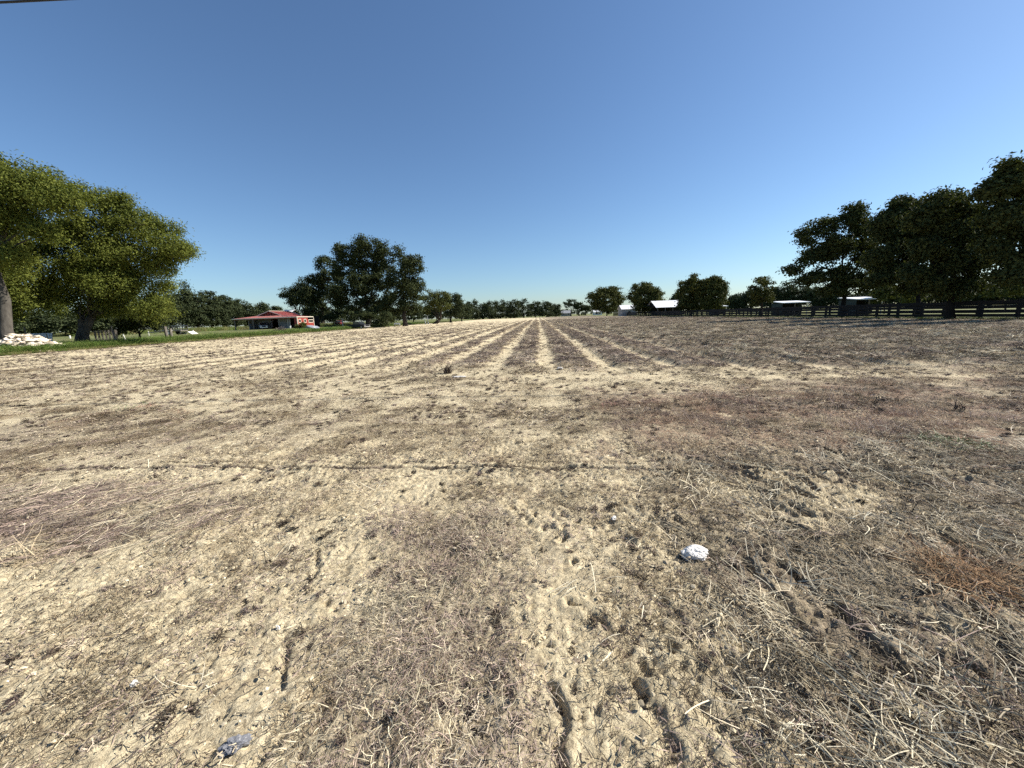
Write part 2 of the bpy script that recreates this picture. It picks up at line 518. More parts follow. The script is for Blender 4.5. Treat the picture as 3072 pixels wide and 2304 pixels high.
def straw_right(x, y):
    z = smooth(0.55, 1.15, x - 0.10 * (y - 1.2) + 0.9 * (fbm(x * 1.3, y * 1.3, 23, 3) - 0.5))
    return z * (1 - smooth(3.7, 4.6, y - 0.12 * x)) * (1 - 0.45 * tread_zone(x, y))
def straw_left(x, y):
    d = np.hypot((x + 4.6) / 1.9, (y - 3.05) / 0.75)
    return 1 - smooth(0.55, 1.2, d + 0.7 * (fbm(x * 1.1, y * 1.1, 27, 3) - 0.5))
def red_zone(x, y):
    n = 1.6 * (fbm(x * 0.5, y * 0.5, 31, 3) - 0.5)
    z = smooth(0.2, 1.8, x + n) * smooth(4.0, 4.7, y + 0.4 * n) * (1 - smooth(7.0, 9.0, y - 0.1 * x + n))
    return z * (1 - 0.5 * smooth(6, 9, x))
def dark_right(x, y):
    """how far the right half of the field is covered with grey-brown trash"""
    return smooth(-1.5, 9.0, x + 3.0 * (fbm(x * 0.15, y * 0.06, 41, 3) - 0.5))
def brown_left(x, y):
    d = np.hypot((x + 7.0) / 4.5, (y - 5.6) / 1.5)
    return 1 - smooth(0.4, 1.2, d + 0.9 * (fbm(x * 0.5, y * 0.7, 43, 3) - 0.5))

def height(x, y, fine=1.0):
    x, y = np.asarray(x, float), np.asarray(y, float)
    inf = smooth(FX0 - 0.5, FX0 + 0.5, x) * (1 - smooth(FX1 - 0.5, FX1 + 0.5, x))
    z = 0.05 * (fbm(x * 0.35, y * 0.35, 1, 3) - 0.5) * inf
    rm = row_mask(x, y)
    hr = 0.09 + 0.07 * dark_right(x, y)
    z = z + rm * hr * (ridge(x, y) - 0.55) * (0.75 + 0.5 * vn(x * 0.5, y * 0.6, 9))
    if fine > 0:
        near = 1 - smooth(10, 26, y)
        z = z + inf * near * fine * (0.050 * (fbm(x * 2.2, y * 2.2, 2, 3) - 0.5) + 0.030 * (fbm(x * 8, y * 8, 4, 3) - 0.5))
        z = z + inf * rm * 0.05 * (fbm(x * 2.5, y * 1.2, 6, 3) - 0.5)
    z = z + 0.60 * smooth(-41.5, -56, x) * 1.0
    return z
def micro(x, y):
    """relief that only the close ground has: crust, crumbs, grooves and holes"""
    z = 0.034 * (np.abs(fbm(x * 15, y * 15, 51, 3) - 0.5) * -2 + 0.4) + 0.018 * (fbm(x * 45, y * 45, 53, 2) - 0.5)
    z = z * (0.7 + 0.8 * fbm(x * 1.7, y * 1.7, 55, 2)) * (1 + 0.9 * straw_right(x, y))
    wx = x + 0.05 * (fbm(x * 5, y * 5, 57, 2) - 0.5)
    wy = y + 0.05 * (fbm(x * 5, y * 5, 58, 2) - 0.5)
    for L, w, d in GROOVES:
        dist = np.full(x.shape, 9.0)
        for a, b in zip(L[:-1], L[1:]):
            dist = np.minimum(dist, seg_dist(wx, wy, a, b))
        z = z - d * (1 - smooth(w * 0.35, w, dist)) * (0.5 + 0.9 * fbm(x * 3, y * 3, 59, 2)) + d * 0.35 * np.exp(-((dist - w * 1.5) / (w * 0.6)) ** 2)
    hx2 = x + 0.09 * (fbm(x * 11, y * 11, 157, 3) - 0.5)
    hy2 = y + 0.09 * (fbm(x * 11, y * 11, 158, 3) - 0.5)
    for hx, hy, r in HOLES:
        th = hx * 37.0 + hy * 11.0
        ca, sa = math.cos(th), math.sin(th)
        u, v = (hx2 - hx) * ca + (hy2 - hy) * sa, -(hx2 - hx) * sa + (hy2 - hy) * ca
        d = np.hypot(u * 0.8, v * 1.5)
        z = z - 0.042 * (1 - smooth(r * 0.1, r * 0.8, d)) + 0.016 * np.exp(-((d - r * 1.2) / (r * 0.5)) ** 2)
    return z
def full_height(x, y):
    """height including the close relief inside the near patch"""
    x, y = np.asarray(x, float), np.asarray(y, float)
    return height(x, y) + micro_w(x, y) * micro(x, y)
NX0, NX1, NY0, NY1 = -5.2, 5.2, 0.5, 5.6
def micro_w(x, y):
    return smooth(NX0, NX0 + 0.8, x) * (1 - smooth(NX1 - 0.8, NX1, x)) * smooth(NY0, NY0 + 0.2, y) * (1 - smooth(NY1 - 1.0, NY1, y))

def grid_faces(nx, ny, keep=None):
    i = np.arange(nx * ny).reshape(ny, nx)
    F = np.stack([i[:-1, :-1], i[:-1, 1:], i[1:, 1:], i[1:, :-1]], -1).reshape(-1, 4)
    return F if keep is None else F[keep.ravel()]
def spaced(a, b, s0, s1, p=1.0):
    """coordinates from a to b with spacing growing from s0 to s1"""
    out, t = [a], a
    while t < b:
        k = (t - a) / (b - a)
        t += s0 + (s1 - s0) * k ** p
        out.append(min(t, b))
    return np.array(out)

Vs, Fs, off = [], [], 0
def add_sheet(xs, ys, keep_fn=None, dz=0.0, near=False):
    global off
    X, Y = np.meshgrid(xs, ys)
    Z = (full_height(X, Y) if near else height(X, Y, 0.8)) + dz
    keep = None
    if keep_fn is not None:
        cx, cy = (X[:-1, :-1] + X[1:, 1:]) / 2, (Y[:-1, :-1] + Y[1:, 1:]) / 2
        keep = keep_fn(cx, cy)
    F = grid_faces(len(xs), len(ys), keep)
    Vs.append(np.stack([X.ravel(), Y.ravel(), Z.ravel()], 1))
    Fs.append(F + off)
    off += X.size
add_sheet(np.arange(NX0, NX1 + .001, 0.0145), np.arange(NY0, NY1 + .001, 0.0145), near=True)
side = spaced(14, 44, 0.07, 0.22)
xs2 = np.unique(np.concatenate([-side, np.arange(-14, 14.01, 0.062), side[side < 38]]))
xs2 = xs2[(xs2 > FX0 - 0.6) & (xs2 < FX1 + 0.6)]
ys2 = np.concatenate([np.arange(-8, 0, 0.5), np.arange(0, 13.6, 0.052)])
add_sheet(xs2, ys2, lambda x, y: ~((x > NX0 + .12) & (x < NX1 - .12) & (y > NY0 + .12) & (y < NY1 - .12)), -0.004)
xs3 = np.arange(FX0 - 0.55, FX1 + 0.56, 0.145)
ys3 = spaced(13.35, FY1, 0.085, 2.2, 0.8)
add_sheet(xs3, ys3, None, -0.008)
FV, FF = np.concatenate(Vs), np.concatenate(Fs)
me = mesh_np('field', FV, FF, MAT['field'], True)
x, y = FV[:, 0], FV[:, 1]
rm = row_mask(x, y)
tread = np.zeros_like(x)  # dark tone of deep grooves: residue on cross track, painted shade in tread bars
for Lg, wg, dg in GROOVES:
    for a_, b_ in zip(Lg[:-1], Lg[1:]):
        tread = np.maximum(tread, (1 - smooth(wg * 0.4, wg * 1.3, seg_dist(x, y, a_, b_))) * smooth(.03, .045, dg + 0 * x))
cov_shade = 0.75 * tread + rm * (0.12 + 0.58 * smooth(-6, 3, x)) * (0.12 + 0.88 * ridge(x, y)) + (1 - rm) * (
    0.16 + 0.36 * mat_zone(x, y) + 0.62 * straw_right(x, y) + 0.45 * straw_left(x, y) + 0.42 * red_zone(x, y) + 0.3 * brown_left(x, y) + 0.25 * dark_right(x, y) * smooth(3, 8, x))  # right straw term: matted litter plus deep shade painted into the soil colour
cov_shade = cov_shade + 0.25 * (1 - smooth(FX0, FX0 + 4, x)) + 0.3 * smooth(FX1 - 6, FX1, x)
cov_shade = cov_shade * (0.45 + 1.1 * fbm(x * 1.1, y * 0.9, 61, 4))
cl = clean(x, y)
cov_shade = cov_shade * (1 - 0.8 * cl)
for nm, val in (('cov_shade', cov_shade), ('clean', cl), ('red', red_zone(x, y) + 0.8 * rm * smooth(2, 7, x) * fbm(x * 0.2, y * 0.05, 63, 2))):
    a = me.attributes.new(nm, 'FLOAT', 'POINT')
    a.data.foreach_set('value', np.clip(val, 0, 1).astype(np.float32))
struct(link(bpy.data.objects.new('field', me)))

def plain_sheet(name, xs, ys, mat, dz):
    X, Y = np.meshgrid(xs, ys)
    Z = height(X, Y, 0) + dz
    Z = Z + (0.10 * (fbm(X * 0.2, Y * 0.2, 71, 3) - 0.5) if dz > -0.2 else 0)
    me = mesh_np(name, np.stack([X.ravel(), Y.ravel(), Z.ravel()], 1), grid_faces(len(xs), len(ys)), mat, True)
    return struct(link(bpy.data.objects.new(name, me)))
def geo_sp(a, b, s0, g):
    out = [a]
    s = s0
    while out[-1] < b:
        out.append(out[-1] + s)
        s *= g
    return np.array(out)
plain_sheet('lawn', -geo_sp(41.6, 420, 0.5, 1.04)[::-1], spaced(-10, 420, 0.8, 8), MAT['lawn'], 0.03)
plain_sheet('pasture', geo_sp(36.2, 420, 0.5, 1.05), spaced(-10, 420, 0.8, 8), MAT['pasture'], 0.03)
plain_sheet('ground', np.concatenate([-geo_sp(44, 2600, 6, 1.25)[::-1], np.arange(-40, 38, 4.0), geo_sp(38, 2600, 6, 1.25)]),
            np.concatenate([-geo_sp(12, 400, 10, 1.4)[::-1], geo_sp(0, 3200, 6, 1.12)]), MAT['pasture'], -0.35)

def gz(x, y):
    return float(full_height(np.array([x]), np.array([y]))[0]) if abs(x) < 6 and 0 < y < 6 else float(height(np.array([x]), np.array([y]))[0])

# ------------------------------------------------------------------ loose ground cover (stuff): small clumps set on points
def strips(n, rad, len_, wid, rise, curl, align=None, seed=0, seg=3, z0=0.0, thick_tip=0.35):
    """n curved strips scattered in a disc; rise = (lo,hi) elevation angle in degrees; align = spread (deg) about +X or None"""
    g = np.random.default_rng(seed)
    a = g.uniform(0, 2 * math.pi, n)
    r = rad * np.sqrt(g.uniform(0, 1, n))
    p = np.stack([r * np.cos(a), r * np.sin(a), np.full(n, z0) + g.uniform(0, 0.006, n)], 1)
    az = g.uniform(0, 2 * math.pi, n) if align is None else np.radians(g.normal(0, align, n)) + math.pi * g.integers(0, 2, n)
    el = np.radians(g.uniform(rise[0], rise[1], n))
    L = g.uniform(len_[0], len_[1], n)
    w = g.uniform(wid[0], wid[1], n)
    daz = g.normal(0, curl, n)
    tw = g.normal(0, 0.6, n)
    V = []
    pos = p.copy()
    for k in range(seg + 1):
        f = k / seg
        azk = az + daz * f
        elk = el - (el + 0.25) * f * f * g.uniform(0.2, 1.0, n) * (el > 0.05)
        d = np.stack([np.cos(azk) * np.cos(elk), np.sin(azk) * np.cos(elk), np.sin(elk)], 1)
        if k:
            pos = pos + d * (L / seg)[:, None]
        b = np.stack([-np.sin(azk) * np.cos(tw), np.cos(azk) * np.cos(tw), np.sin(tw)], 1)
        ww = (w * (1 - (1 - thick_tip) * f) / 2)[:, None]
        q = pos.copy()
        q[:, 2] = np.maximum(q[:, 2], z0 + 0.001)
        V += [q - b * ww, q + b * ww]
    V = np.stack(V, 1)                       # n, 2(seg+1), 3
    F = []
    m = 2 * (seg + 1)
    for k in range(seg):
        F.append(np.array([2 * k, 2 * k + 1, 2 * k + 3, 2 * k + 2]))
    F = (np.array(F)[None] + (np.arange(n) * m)[:, None, None]).reshape(-1, 4)
    return V.reshape(-1, 3), F
def lumps(n, rad, size, seed):
    g = np.random.default_rng(seed)
    import bmesh
    bm = bmesh.new()
    bmesh.ops.create_icosphere(bm, subdivisions=1, radius=1)
    v0 = np.array([v.co[:] for v in bm.verts])
    f0 = np.array([[v.index for v in f.verts] for f in bm.faces])
    bm.free()
    V, F = [], []
    for i in range(n):
        s = g.uniform(*size) * g.uniform(0.5, 1.0)
        v = v0 * (1 + g.uniform(-0.35, 0.35, (len(v0), 1))) * s * np.array([g.uniform(.7, 1.3), g.uniform(.7, 1.3), g.uniform(.3, .6)])
        t = g.uniform(0, 6.28)
        c, s_ = math.cos(t), math.sin(t)
        v = v @ np.array([[c, s_, 0], [-s_, c, 0], [0, 0, 1]])
        rr, aa = rad * math.sqrt(g.uniform()), g.uniform(0, 6.28)
        V.append(v + np.array([rr * math.cos(aa), rr * math.sin(aa), s * 0.25]))
        F.append(f0 + i * len(v0))
    return np.concatenate(V), np.concatenate(F)

def proto_collection(name, meshes):
    c = bpy.data.collections.new(name)
    for i, me in enumerate(meshes):
        c.objects.link(bpy.data.objects.new('%s_%02d' % (name, i), me))
    return c
def scatter_object(name, P, rot, scl, idx, tint, coll, label, cat):
    me = bpy.data.meshes.new(name)
    n = len(P)
    me.vertices.add(n)
    me.vertices.foreach_set('co', np.asarray(P, np.float32).ravel())
    for nm, ty, key, val in (('rot', 'FLOAT_VECTOR', 'vector', rot), ('scl', 'FLOAT_VECTOR', 'vector', scl), ('tint', 'FLOAT_COLOR', 'color', np.concatenate([tint, np.ones((n, 1))], 1))):
        a = me.attributes.new(nm, ty, 'POINT')
        a.data.foreach_set(key, np.asarray(val, np.float32).ravel())
    a = me.attributes.new('idx', 'INT', 'POINT')
    a.data.foreach_set('value', np.asarray(idx, np.int32))
    o = link(bpy.data.objects.new(name, me))
    ng = bpy.data.node_groups.new(name, 'GeometryNodeTree')
    ng.interface.new_socket('Geometry', in_out='INPUT', socket_type='NodeSocketGeometry')
    ng.interface.new_socket('Geometry', in_out='OUTPUT', socket_type='NodeSocketGeometry')
    gi, go = ng.nodes.new('NodeGroupInput'), ng.nodes.new('NodeGroupOutput')
    ip = ng.nodes.new('GeometryNodeInstanceOnPoints')
    ci = ng.nodes.new('GeometryNodeCollectionInfo')
    ci.inputs['Collection'].default_value = coll
    ci.inputs['Separate Children'].default_value = True
    ci.inputs['Reset Children'].default_value = True
    def na(nm, ty):
        k = ng.nodes.new('GeometryNodeInputNamedAttribute')
        k.data_type = ty
        k.inputs['Name'].default_value = nm
        return k.outputs['Attribute']
    e2r = ng.nodes.new('FunctionNodeEulerToRotation')
    L = ng.links.new
    L(na('rot', 'FLOAT_VECTOR'), e2r.inputs[0])
    L(gi.outputs[0], ip.inputs['Points'])
    L(ci.outputs[0], ip.inputs['Instance'])
    ip.inputs['Pick Instance'].default_value = True
    L(na('idx', 'INT'), ip.inputs['Instance Index'])
    L(e2r.outputs[0], ip.inputs['Rotation'])
    L(na('scl', 'FLOAT_VECTOR'), ip.inputs['Scale'])
    L(ip.outputs[0], go.inputs[0])
    o.modifiers.new('scatter', 'NODES').node_group = ng
    o['kind'] = 'stuff'
    return tag(o, label, cat)
def sample(x0, x1, y0, y1, per_m2, dens):
    """random points, thinned by dens(x,y) in 0..1 and by what the photograph's side of the field can see"""
    d0 = dens
    dens = lambda x, y: d0(x, y) * (1 - 0.3 * tread_zone(x, y)) * (1 - 0.8 * clean(x, y))
    n = int((x1 - x0) * (y1 - y0) * per_m2)
    x, y = rng.uniform(x0, x1, n), rng.uniform(y0, y1, n)
    k = (np.abs(x - 0.07 * -y) < 1.55 * y + 2.2) & (x > FX0 + .2) & (x < FX1 - .2)
    x, y = x[k], y[k]
    k = rng.uniform(0, 1, len(x)) < dens(x, y)
    return x[k], y[k]
def slope_rot(x, y, rz, amount=1.0):
    e = 0.06
    dzx = (full_height(x + e, y) - full_height(x - e, y)) / (2 * e)
    dzy = (full_height(x, y + e) - full_height(x, y - e)) / (2 * e)
    # euler XYZ: rotate about z first in local frame, so project the slope on the turned axes
    c, s = np.cos(rz), np.sin(rz)
    sx, sy = dzx * c + dzy * s, -dzx * s + dzy * c
    return np.stack([np.arctan(np.clip(sy, -1, 1)) * amount, -np.arctan(np.clip(sx, -1, 1)) * amount, rz], 1)
def tint_mix(n, cols, jit=0.18):
    cols = np.array(cols)
    c = cols[rng.integers(0, len(cols), n)]
    return np.clip(c * (1 + rng.normal(0, jit, (n, 1))), 0.01, 0.95)
def put(name, parts, coll, nproto, label, cat):
    """parts: list of (x, y, rz, scale, tint, dz)"""
    P, Rr, S, T = [], [], [], []
    for x, y, rz, s, t, dz in parts:
        z = full_height(x, y) + dz
        P.append(np.stack([x, y, z], 1))
        Rr.append(slope_rot(x, y, rz))
        S.append(np.stack([s, s, s], 1))
        T.append(t)
    P, Rr, S, T = map(np.concatenate, (P, Rr, S, T))
    return scatter_object(name, P, Rr, S, rng.integers(0, nproto, len(P)), T, coll, label, cat)
U = lambda n, a, b: rng.uniform(a, b, n)
def mm(V, F, mat, name='clump'):
    return mesh_np(name, V, F, mat)

mats_c = proto_collection('mat_protos', [mm(*strips(95, 0.17, (0.02, 0.075), (0.0018, 0.0042), (0, 50), 0.9, None, 100 + i), MAT['blade']) for i in range(6)])
straw_c = proto_collection('straw_protos', [mm(*strips(75, 0.24, (0.04, 0.20), (0.0022, 0.0052), (0, 18), 0.35, 38, 200 + i, 4, 0.004, 0.8), MAT['straw']) for i in range(6)])
wild_c = proto_collection('wild_protos', [mm(*strips(16, 0.28, (0.04, 0.20), (0.0025, 0.0055), (0, 25), 0.5, None, 250 + i, 4, 0.004, 0.7), MAT['straw']) for i in range(5)])
debris_c = proto_collection('debris_protos', [mm(*strips(60, 0.22, (0.008, 0.045), (0.003, 0.009), (0, 35), 0.7, None, 300 + i, 2), MAT['debris']) for i in range(6)])
lump_c = proto_collection('lump_protos', [mm(*lumps(18, 0.2, (0.004, 0.015), 400 + i), MAT['debris']) for i in range(5)])
sprig_c = proto_collection('sprig_protos', [mm(*strips(9, 0.03, (0.05, 0.15), (0.004, 0.009), (25, 85), 0.5, None, 500 + i, 3, 0, 0.3), MAT['debris']) for i in range(6)])
litter_c = proto_collection('litter_protos', [mm(*strips(70, 0.42, (0.07, 0.34), (0.008, 0.022), (0, 28), 0.7, None, 600 + i, 3), MAT['debris']) for i in range(6)])
clump_c = proto_collection('clump_protos', [mm(*strips(55, 0.034, (0.015, 0.06), (0.003, 0.008), (5, 75), 0.9, None, 650 + i, 2), MAT['debris']) for i in range(6)])
grass_c = proto_collection('grass_protos', [mm(*strips(80, 0.20, (0.05, 0.16), (0.002, 0.0045), (15, 80), 0.6, None, 700 + i, 3), MAT['blade']) for i in range(5)])
verge_c = proto_collection('verge_protos', [mm(*strips(70, 0.45, (0.25, 0.75), (0.012, 0.03), (40, 88), 0.6, None, 800 + i, 3), MAT['green']) for i in range(5)])

SOIL = [(0.54, 0.46, 0.325), (0.44, 0.37, 0.255), (0.35, 0.285, 0.195)]
TAN = [(0.46, 0.38, 0.26), (0.35, 0.28, 0.19), (0.57, 0.485, 0.345)]
BROWN = [(0.13, 0.095, 0.058), (0.20, 0.15, 0.092), (0.29, 0.225, 0.14), (0.09, 0.066, 0.042)]
PURP = [(0.32, 0.24, 0.20), (0.40, 0.31, 0.255), (0.24, 0.175, 0.145), (0.52, 0.44, 0.34)]
PALE = [(0.55, 0.48, 0.34), (0.46, 0.40, 0.28), (0.62, 0.56, 0.42), (0.36, 0.30, 0.21)]
DARK = [(0.05, 0.037, 0.027), (0.085, 0.062, 0.044), (0.034, 0.026, 0.02)]
LITTER = [(0.17, 0.128, 0.108), (0.26, 0.20, 0.168), (0.10, 0.073, 0.062), (0.44, 0.365, 0.28)]
OLIVE = [(0.20, 0.17, 0.115), (0.31, 0.265, 0.185), (0.11, 0.09, 0.062), (0.50, 0.445, 0.325)]
RED = [(0.30, 0.185, 0.13), (0.38, 0.255, 0.175), (0.24, 0.15, 0.11), (0.46, 0.36, 0.25)]

# short mat of dead grass
P1 = []
x, y = sample(-2.5, 2.0, 0.9, 3.6, 130, lambda x, y: 0.95 * mat_zone(x, y))
P1.append((x, y, U(len(x), 0, 6.28), U(len(x), 0.7, 1.25), tint_mix(len(x), PURP + PALE[:2]), 0.0))
x, y = sample(-9, 9, 0.9, 7, 58, lambda x, y: smooth(0.43, 0.60, fbm(x * 1.5, y * 1.5, 81, 4)) * 0.95 + 0.10)
P1.append((x, y, U(len(x), 0, 6.28), U(len(x), 0.6, 1.2), tint_mix(len(x), BROWN + BROWN + TAN[:1] + PURP[:1]), 0.0))
x, y = sample(-30, 25, 6.5, 17, 11, lambda x, y: (smooth(0.42, 0.66, fbm(x * 0.9, y * 0.9, 83, 3)) + 0.15) * (1 - 0.8 * row_mask(x, y)))
P1.append((x, y, U(len(x), 0, 6.28), U(len(x), 0.9, 1.9), tint_mix(len(x), BROWN + DARK[1:2]), 0.0))
put('dead_grass', P1, mats_c, 6, 'matted short dead grass over the bare headland soil', 'dead grass')

# loose straw
P2 = []
x, y = sample(0.4, 7.5, 0.8, 5.0, 42, lambda x, y: straw_right(x, y) * (0.45 + 0.55 * smooth(0.35, 0.6, fbm(x * 2, y * 1.2, 85, 3))))
P2.append((x, y, R_(108) + 0.35 * rng.normal(0, 1, len(x)) + 0.5 * (fbm(x * .9, y * .9, 87, 2) - .5), U(len(x), 0.6, 1.1), tint_mix(len(x), PALE + OLIVE + OLIVE[:2] + DARK[1:2]), 0.004))
x, y = sample(-8.0, -2.2, 1.8, 4.4, 42, lambda x, y: straw_left(x, y) * (0.35 + 0.65 * smooth(0.35, 0.6, fbm(x * 2, y * 2, 89, 3))))
P2.append((x, y, R_(52) + 0.35 * rng.normal(0, 1, len(x)), U(len(x), 0.6, 1.1), tint_mix(len(x), PURP + LITTER + PALE[:2]), 0.004))
x, y = sample(-6, 8, 0.8, 7, 2.2, lambda x, y: 0.7 * smooth(0.45, 0.7, fbm(x * 1.1, y * 1.1, 91, 2)))
P2.append((x, y, U(len(x), 0, 3.14), U(len(x), 0.5, 0.9), tint_mix(len(x), PALE + TAN), 0.004))
put('loose_straw', P2, straw_c, 6, 'pale loose straw lying flat in swaths on the soil', 'straw')
P2 = []
x, y = sample(-8, 9, 0.8, 8, 9, lambda x, y: 0.25 + 0.6 * np.maximum(straw_right(x, y), straw_left(x, y)))
P2.append((x, y, U(len(x), 0, 6.28), U(len(x), 0.6, 1.2), tint_mix(len(x), PALE + TAN + PURP[:1]), 0.002))
put('scattered_stalks', P2, wild_c, 5, 'scattered single dry stalks pointing every way', 'dry stalks')

# fragments and crumbs
P3 = []
x, y = sample(-9, 9, 0.8, 6.5, 40, lambda x, y: 0.30 + 0.7 * smooth(0.40, 0.62, fbm(x * 1.2, y * 1.2, 93, 3)))
P3.append((x, y, U(len(x), 0, 6.28), U(len(x), 0.6, 1.1), tint_mix(len(x), DARK + LITTER + TAN[:1]), 0.0))
x, y = sample(-34, 32, 6, 22, 12, lambda x, y: (0.30 + 0.7 * smooth(0.42, 0.62, fbm(x * 0.8, y * 0.8, 95, 3))) * (1 - 0.5 * smooth(15, 22, y)))
P3.append((x, y, U(len(x), 0, 6.28), U(len(x), 1.0, 2.2), tint_mix(len(x), DARK + LITTER + TAN[:1]), 0.0))
x, y = sample(FX0, 6, 20, 95, 1.5, lambda x, y: (0.35 + 0.65 * smooth(0.4, 0.6, fbm(x * 0.5, y * 0.3, 97, 3))) * (1 - 0.5 * smooth(50, 95, y)))
P3.append((x, y, U(len(x), 0, 6.28), U(len(x), 2.0, 4.0), tint_mix(len(x), DARK + LITTER + TAN), 0.01))
put('leaf_fragments', P3, debris_c, 6, 'dark broken leaf fragments speckling the pale soil', 'plant debris')
P4 = []
x, y = sample(-8, 8, 0.8, 5.5, 22, lambda x, y: 0.25 + 0.75 * smooth(0.42, 0.6, fbm(x * 1.8, y * 1.8, 99, 3)))
P4.append((x, y, U(len(x), 0, 6.28), U(len(x), 0.5, 1.3), tint_mix(len(x), SOIL), 0.0))
x, y = sample(-26, 22, 5, 16, 5, lambda x, y: 0.2 + 0.8 * smooth(0.45, 0.62, fbm(x, y, 101, 3)))
P4.append((x, y, U(len(x), 0, 6.28), U(len(x), 0.8, 1.7), tint_mix(len(x), SOIL), 0.0))
put('soil_crumbs', P4, lump_c, 5, 'crumbs and small clods of dry pale soil', 'soil')

# matted dark clumps of dead weeds
P4 = []
x, y = sample(-9, 9, 0.8, 7, 60, lambda x, y: 0.22 + 0.45 * smooth(0.50, 0.66, fbm(x * 3.2, y * 3.2, 131, 4)) + 0.3 * mat_zone(x, y) + 0.4 * straw_right(x, y))
P4.append((x, y, U(len(x), 0, 6.28), U(len(x), 0.35, 1.05), tint_mix(len(x), DARK + LITTER), -0.004))
x = U(900, -7.5, 5.5)
x = x[vn(x * 2.1, x * 0, 141) > 0.42][:430]
y = np.interp(x, [p[0] for p in GROOVES[0][0]], [p[1] for p in GROOVES[0][0]]) + rng.normal(0, .035, len(x))
P4.append((x, y, U(len(x), 0, 6.28), U(len(x), 0.3, 0.8), tint_mix(len(x), DARK + LITTER), -0.004))
x, y = sample(-34, 30, 6, 24, 26, lambda x, y: 0.2 + 0.5 * smooth(0.48, 0.66, fbm(x * 2.0, y * 2.0, 133, 4)))
P4.append((x, y, U(len(x), 0, 6.28), U(len(x), 0.6, 1.6), tint_mix(len(x), DARK + LITTER), -0.006))
x, y = sample(FX0, 10, 20, 70, 7.0, lambda x, y: (0.15 + 0.8 * smooth(0.45, 0.62, fbm(x * 0.8, y * 0.5, 135, 3))) * (1 - 0.5 * smooth(40, 70, y)))
P4.append((x, y, U(len(x), 0, 6.28), U(len(x), 1.2, 2.6), tint_mix(len(x), DARK + LITTER), -0.01))
put('weed_clumps', P4, clump_c, 6, 'small dark matted clumps of rotted weeds all over the soil', 'dead weeds')

# upright dead sprigs
P5 = []
x, y = sample(-12, 10, 2.2, 12, 2.6, lambda x, y: 0.25 + 0.75 * smooth(0.45, 0.62, fbm(x * 0.7, y * 0.7, 103, 3)))
P5.append((x, y, U(len(x), 0, 6.28), U(len(x), 0.5, 1.2), tint_mix(len(x), DARK + LITTER[:2]), 0.0))
x, y = sample(FX0, 16, 9, 45, 1.6, lambda x, y: 0.3 + 0.7 * smooth(0.45, 0.62, fbm(x * 0.4, y * 0.4, 105, 3)))
P5.append((x, y, U(len(x), 0, 6.28), U(len(x), 0.8, 2.0), tint_mix(len(x), DARK + LITTER[:1]), 0.0))
x, y = sample(FX0, FX1, 45, 150, 0.35, lambda x, y: 0.8 - 0.5 * smooth(80, 150, y))
P5.append((x, y, U(len(x), 0, 6.28), U(len(x), 1.4, 2.6), tint_mix(len(x), DARK + LITTER), 0.0))
put('dead_sprigs', P5, sprig_c, 6, 'small upright sprigs of dead weeds dotted over the field', 'dead weeds')

# rotted leaf litter along the row tops
P6 = []
left_fade = lambda x, y: 0.10 + 0.90 * smooth(-6.5, -2.0, x + 2.0 * (fbm(x * 0.3, y * 0.2, 107, 2) - .5))
crest = lambda x, y: smooth(0.80, 1.0, ridge(x, y))
x, y = sample(-20, FX1, 8, 45, 15.0, lambda x, y: row_mask(x, y) * crest(x, y) * left_fade(x, y) * (0.5 + 0.5 * smooth(.35, .6, fbm(x * 0.9, y * 0.7, 109, 3))))
far = (x > 6)[:, None] & (rng.uniform(0, 1, len(x)) < 0.7)[:, None]
P6.append((x, y, U(len(x), 0, 6.28), U(len(x), 0.5, 0.95), np.where(far, tint_mix(len(x), OLIVE), tint_mix(len(x), LITTER + LITTER + TAN[:2])), 0.0))
x, y = sample(6, FX1, 8, 60, 2.0, lambda x, y: row_mask(x, y) * smooth(6, 16, x))
P6.append((x, y, U(len(x), 0, 6.28), U(len(x), 0.5, 1.0), tint_mix(len(x), OLIVE + LITTER[:1]), 0.0))
x, y = sample(-30, FX1, 45, 130, 5.0, lambda x, y: crest(x, y) * left_fade(x, y) * (1 - 0.5 * smooth(70, 130, y)))
P6.append((x, y, U(len(x), 0, 6.28), U(len(x), 0.8, 1.25), np.where((x > 3)[:, None], tint_mix(len(x), OLIVE + LITTER), tint_mix(len(x), LITTER + TAN)), 0.0))
put('row_litter', P6, litter_c, 6, 'brown rotted leaf litter heaped along the row tops', 'leaf litter')

# reddish dead grass
x, y = sample(-0.5, 14, 3.8, 11, 16, lambda x, y: 0.8 * red_zone(x, y) * (0.2 + 0.8 * smooth(.38, .62, fbm(x * 1.1, y * 1.1, 111, 3))))
P7 = [(x, y, U(len(x), 0, 6.28), U(len(x), 0.7, 1.4), tint_mix(len(x), RED + LITTER[:2] + PURP[:1]), 0.0)]
x, y = sample(-12, 10, 4, 11, 1.2, lambda x, y: smooth(0.58, 0.7, fbm(x * 0.8, y * 0.8, 113, 2)))
P7.append((x, y, U(len(x), 0, 6.28), U(len(x), 0.5, 1.0), tint_mix(len(x), RED + TAN + [(0.38, 0.20, 0.16)]), 0.0))
x, y = sample(4, 14, 2.5, 9, 5, lambda x, y: 0.6 * smooth(.42, .62, fbm(x * 0.9, y * 0.9, 115, 3)))
P7.append((x, y, U(len(x), 0, 6.28), U(len(x), 0.7, 1.3), tint_mix(len(x), OLIVE + RED[:1]), 0.0))
put('rusty_grass', P7, grass_c, 5, 'rust-brown dead grass standing thin over the headland', 'dead grass')

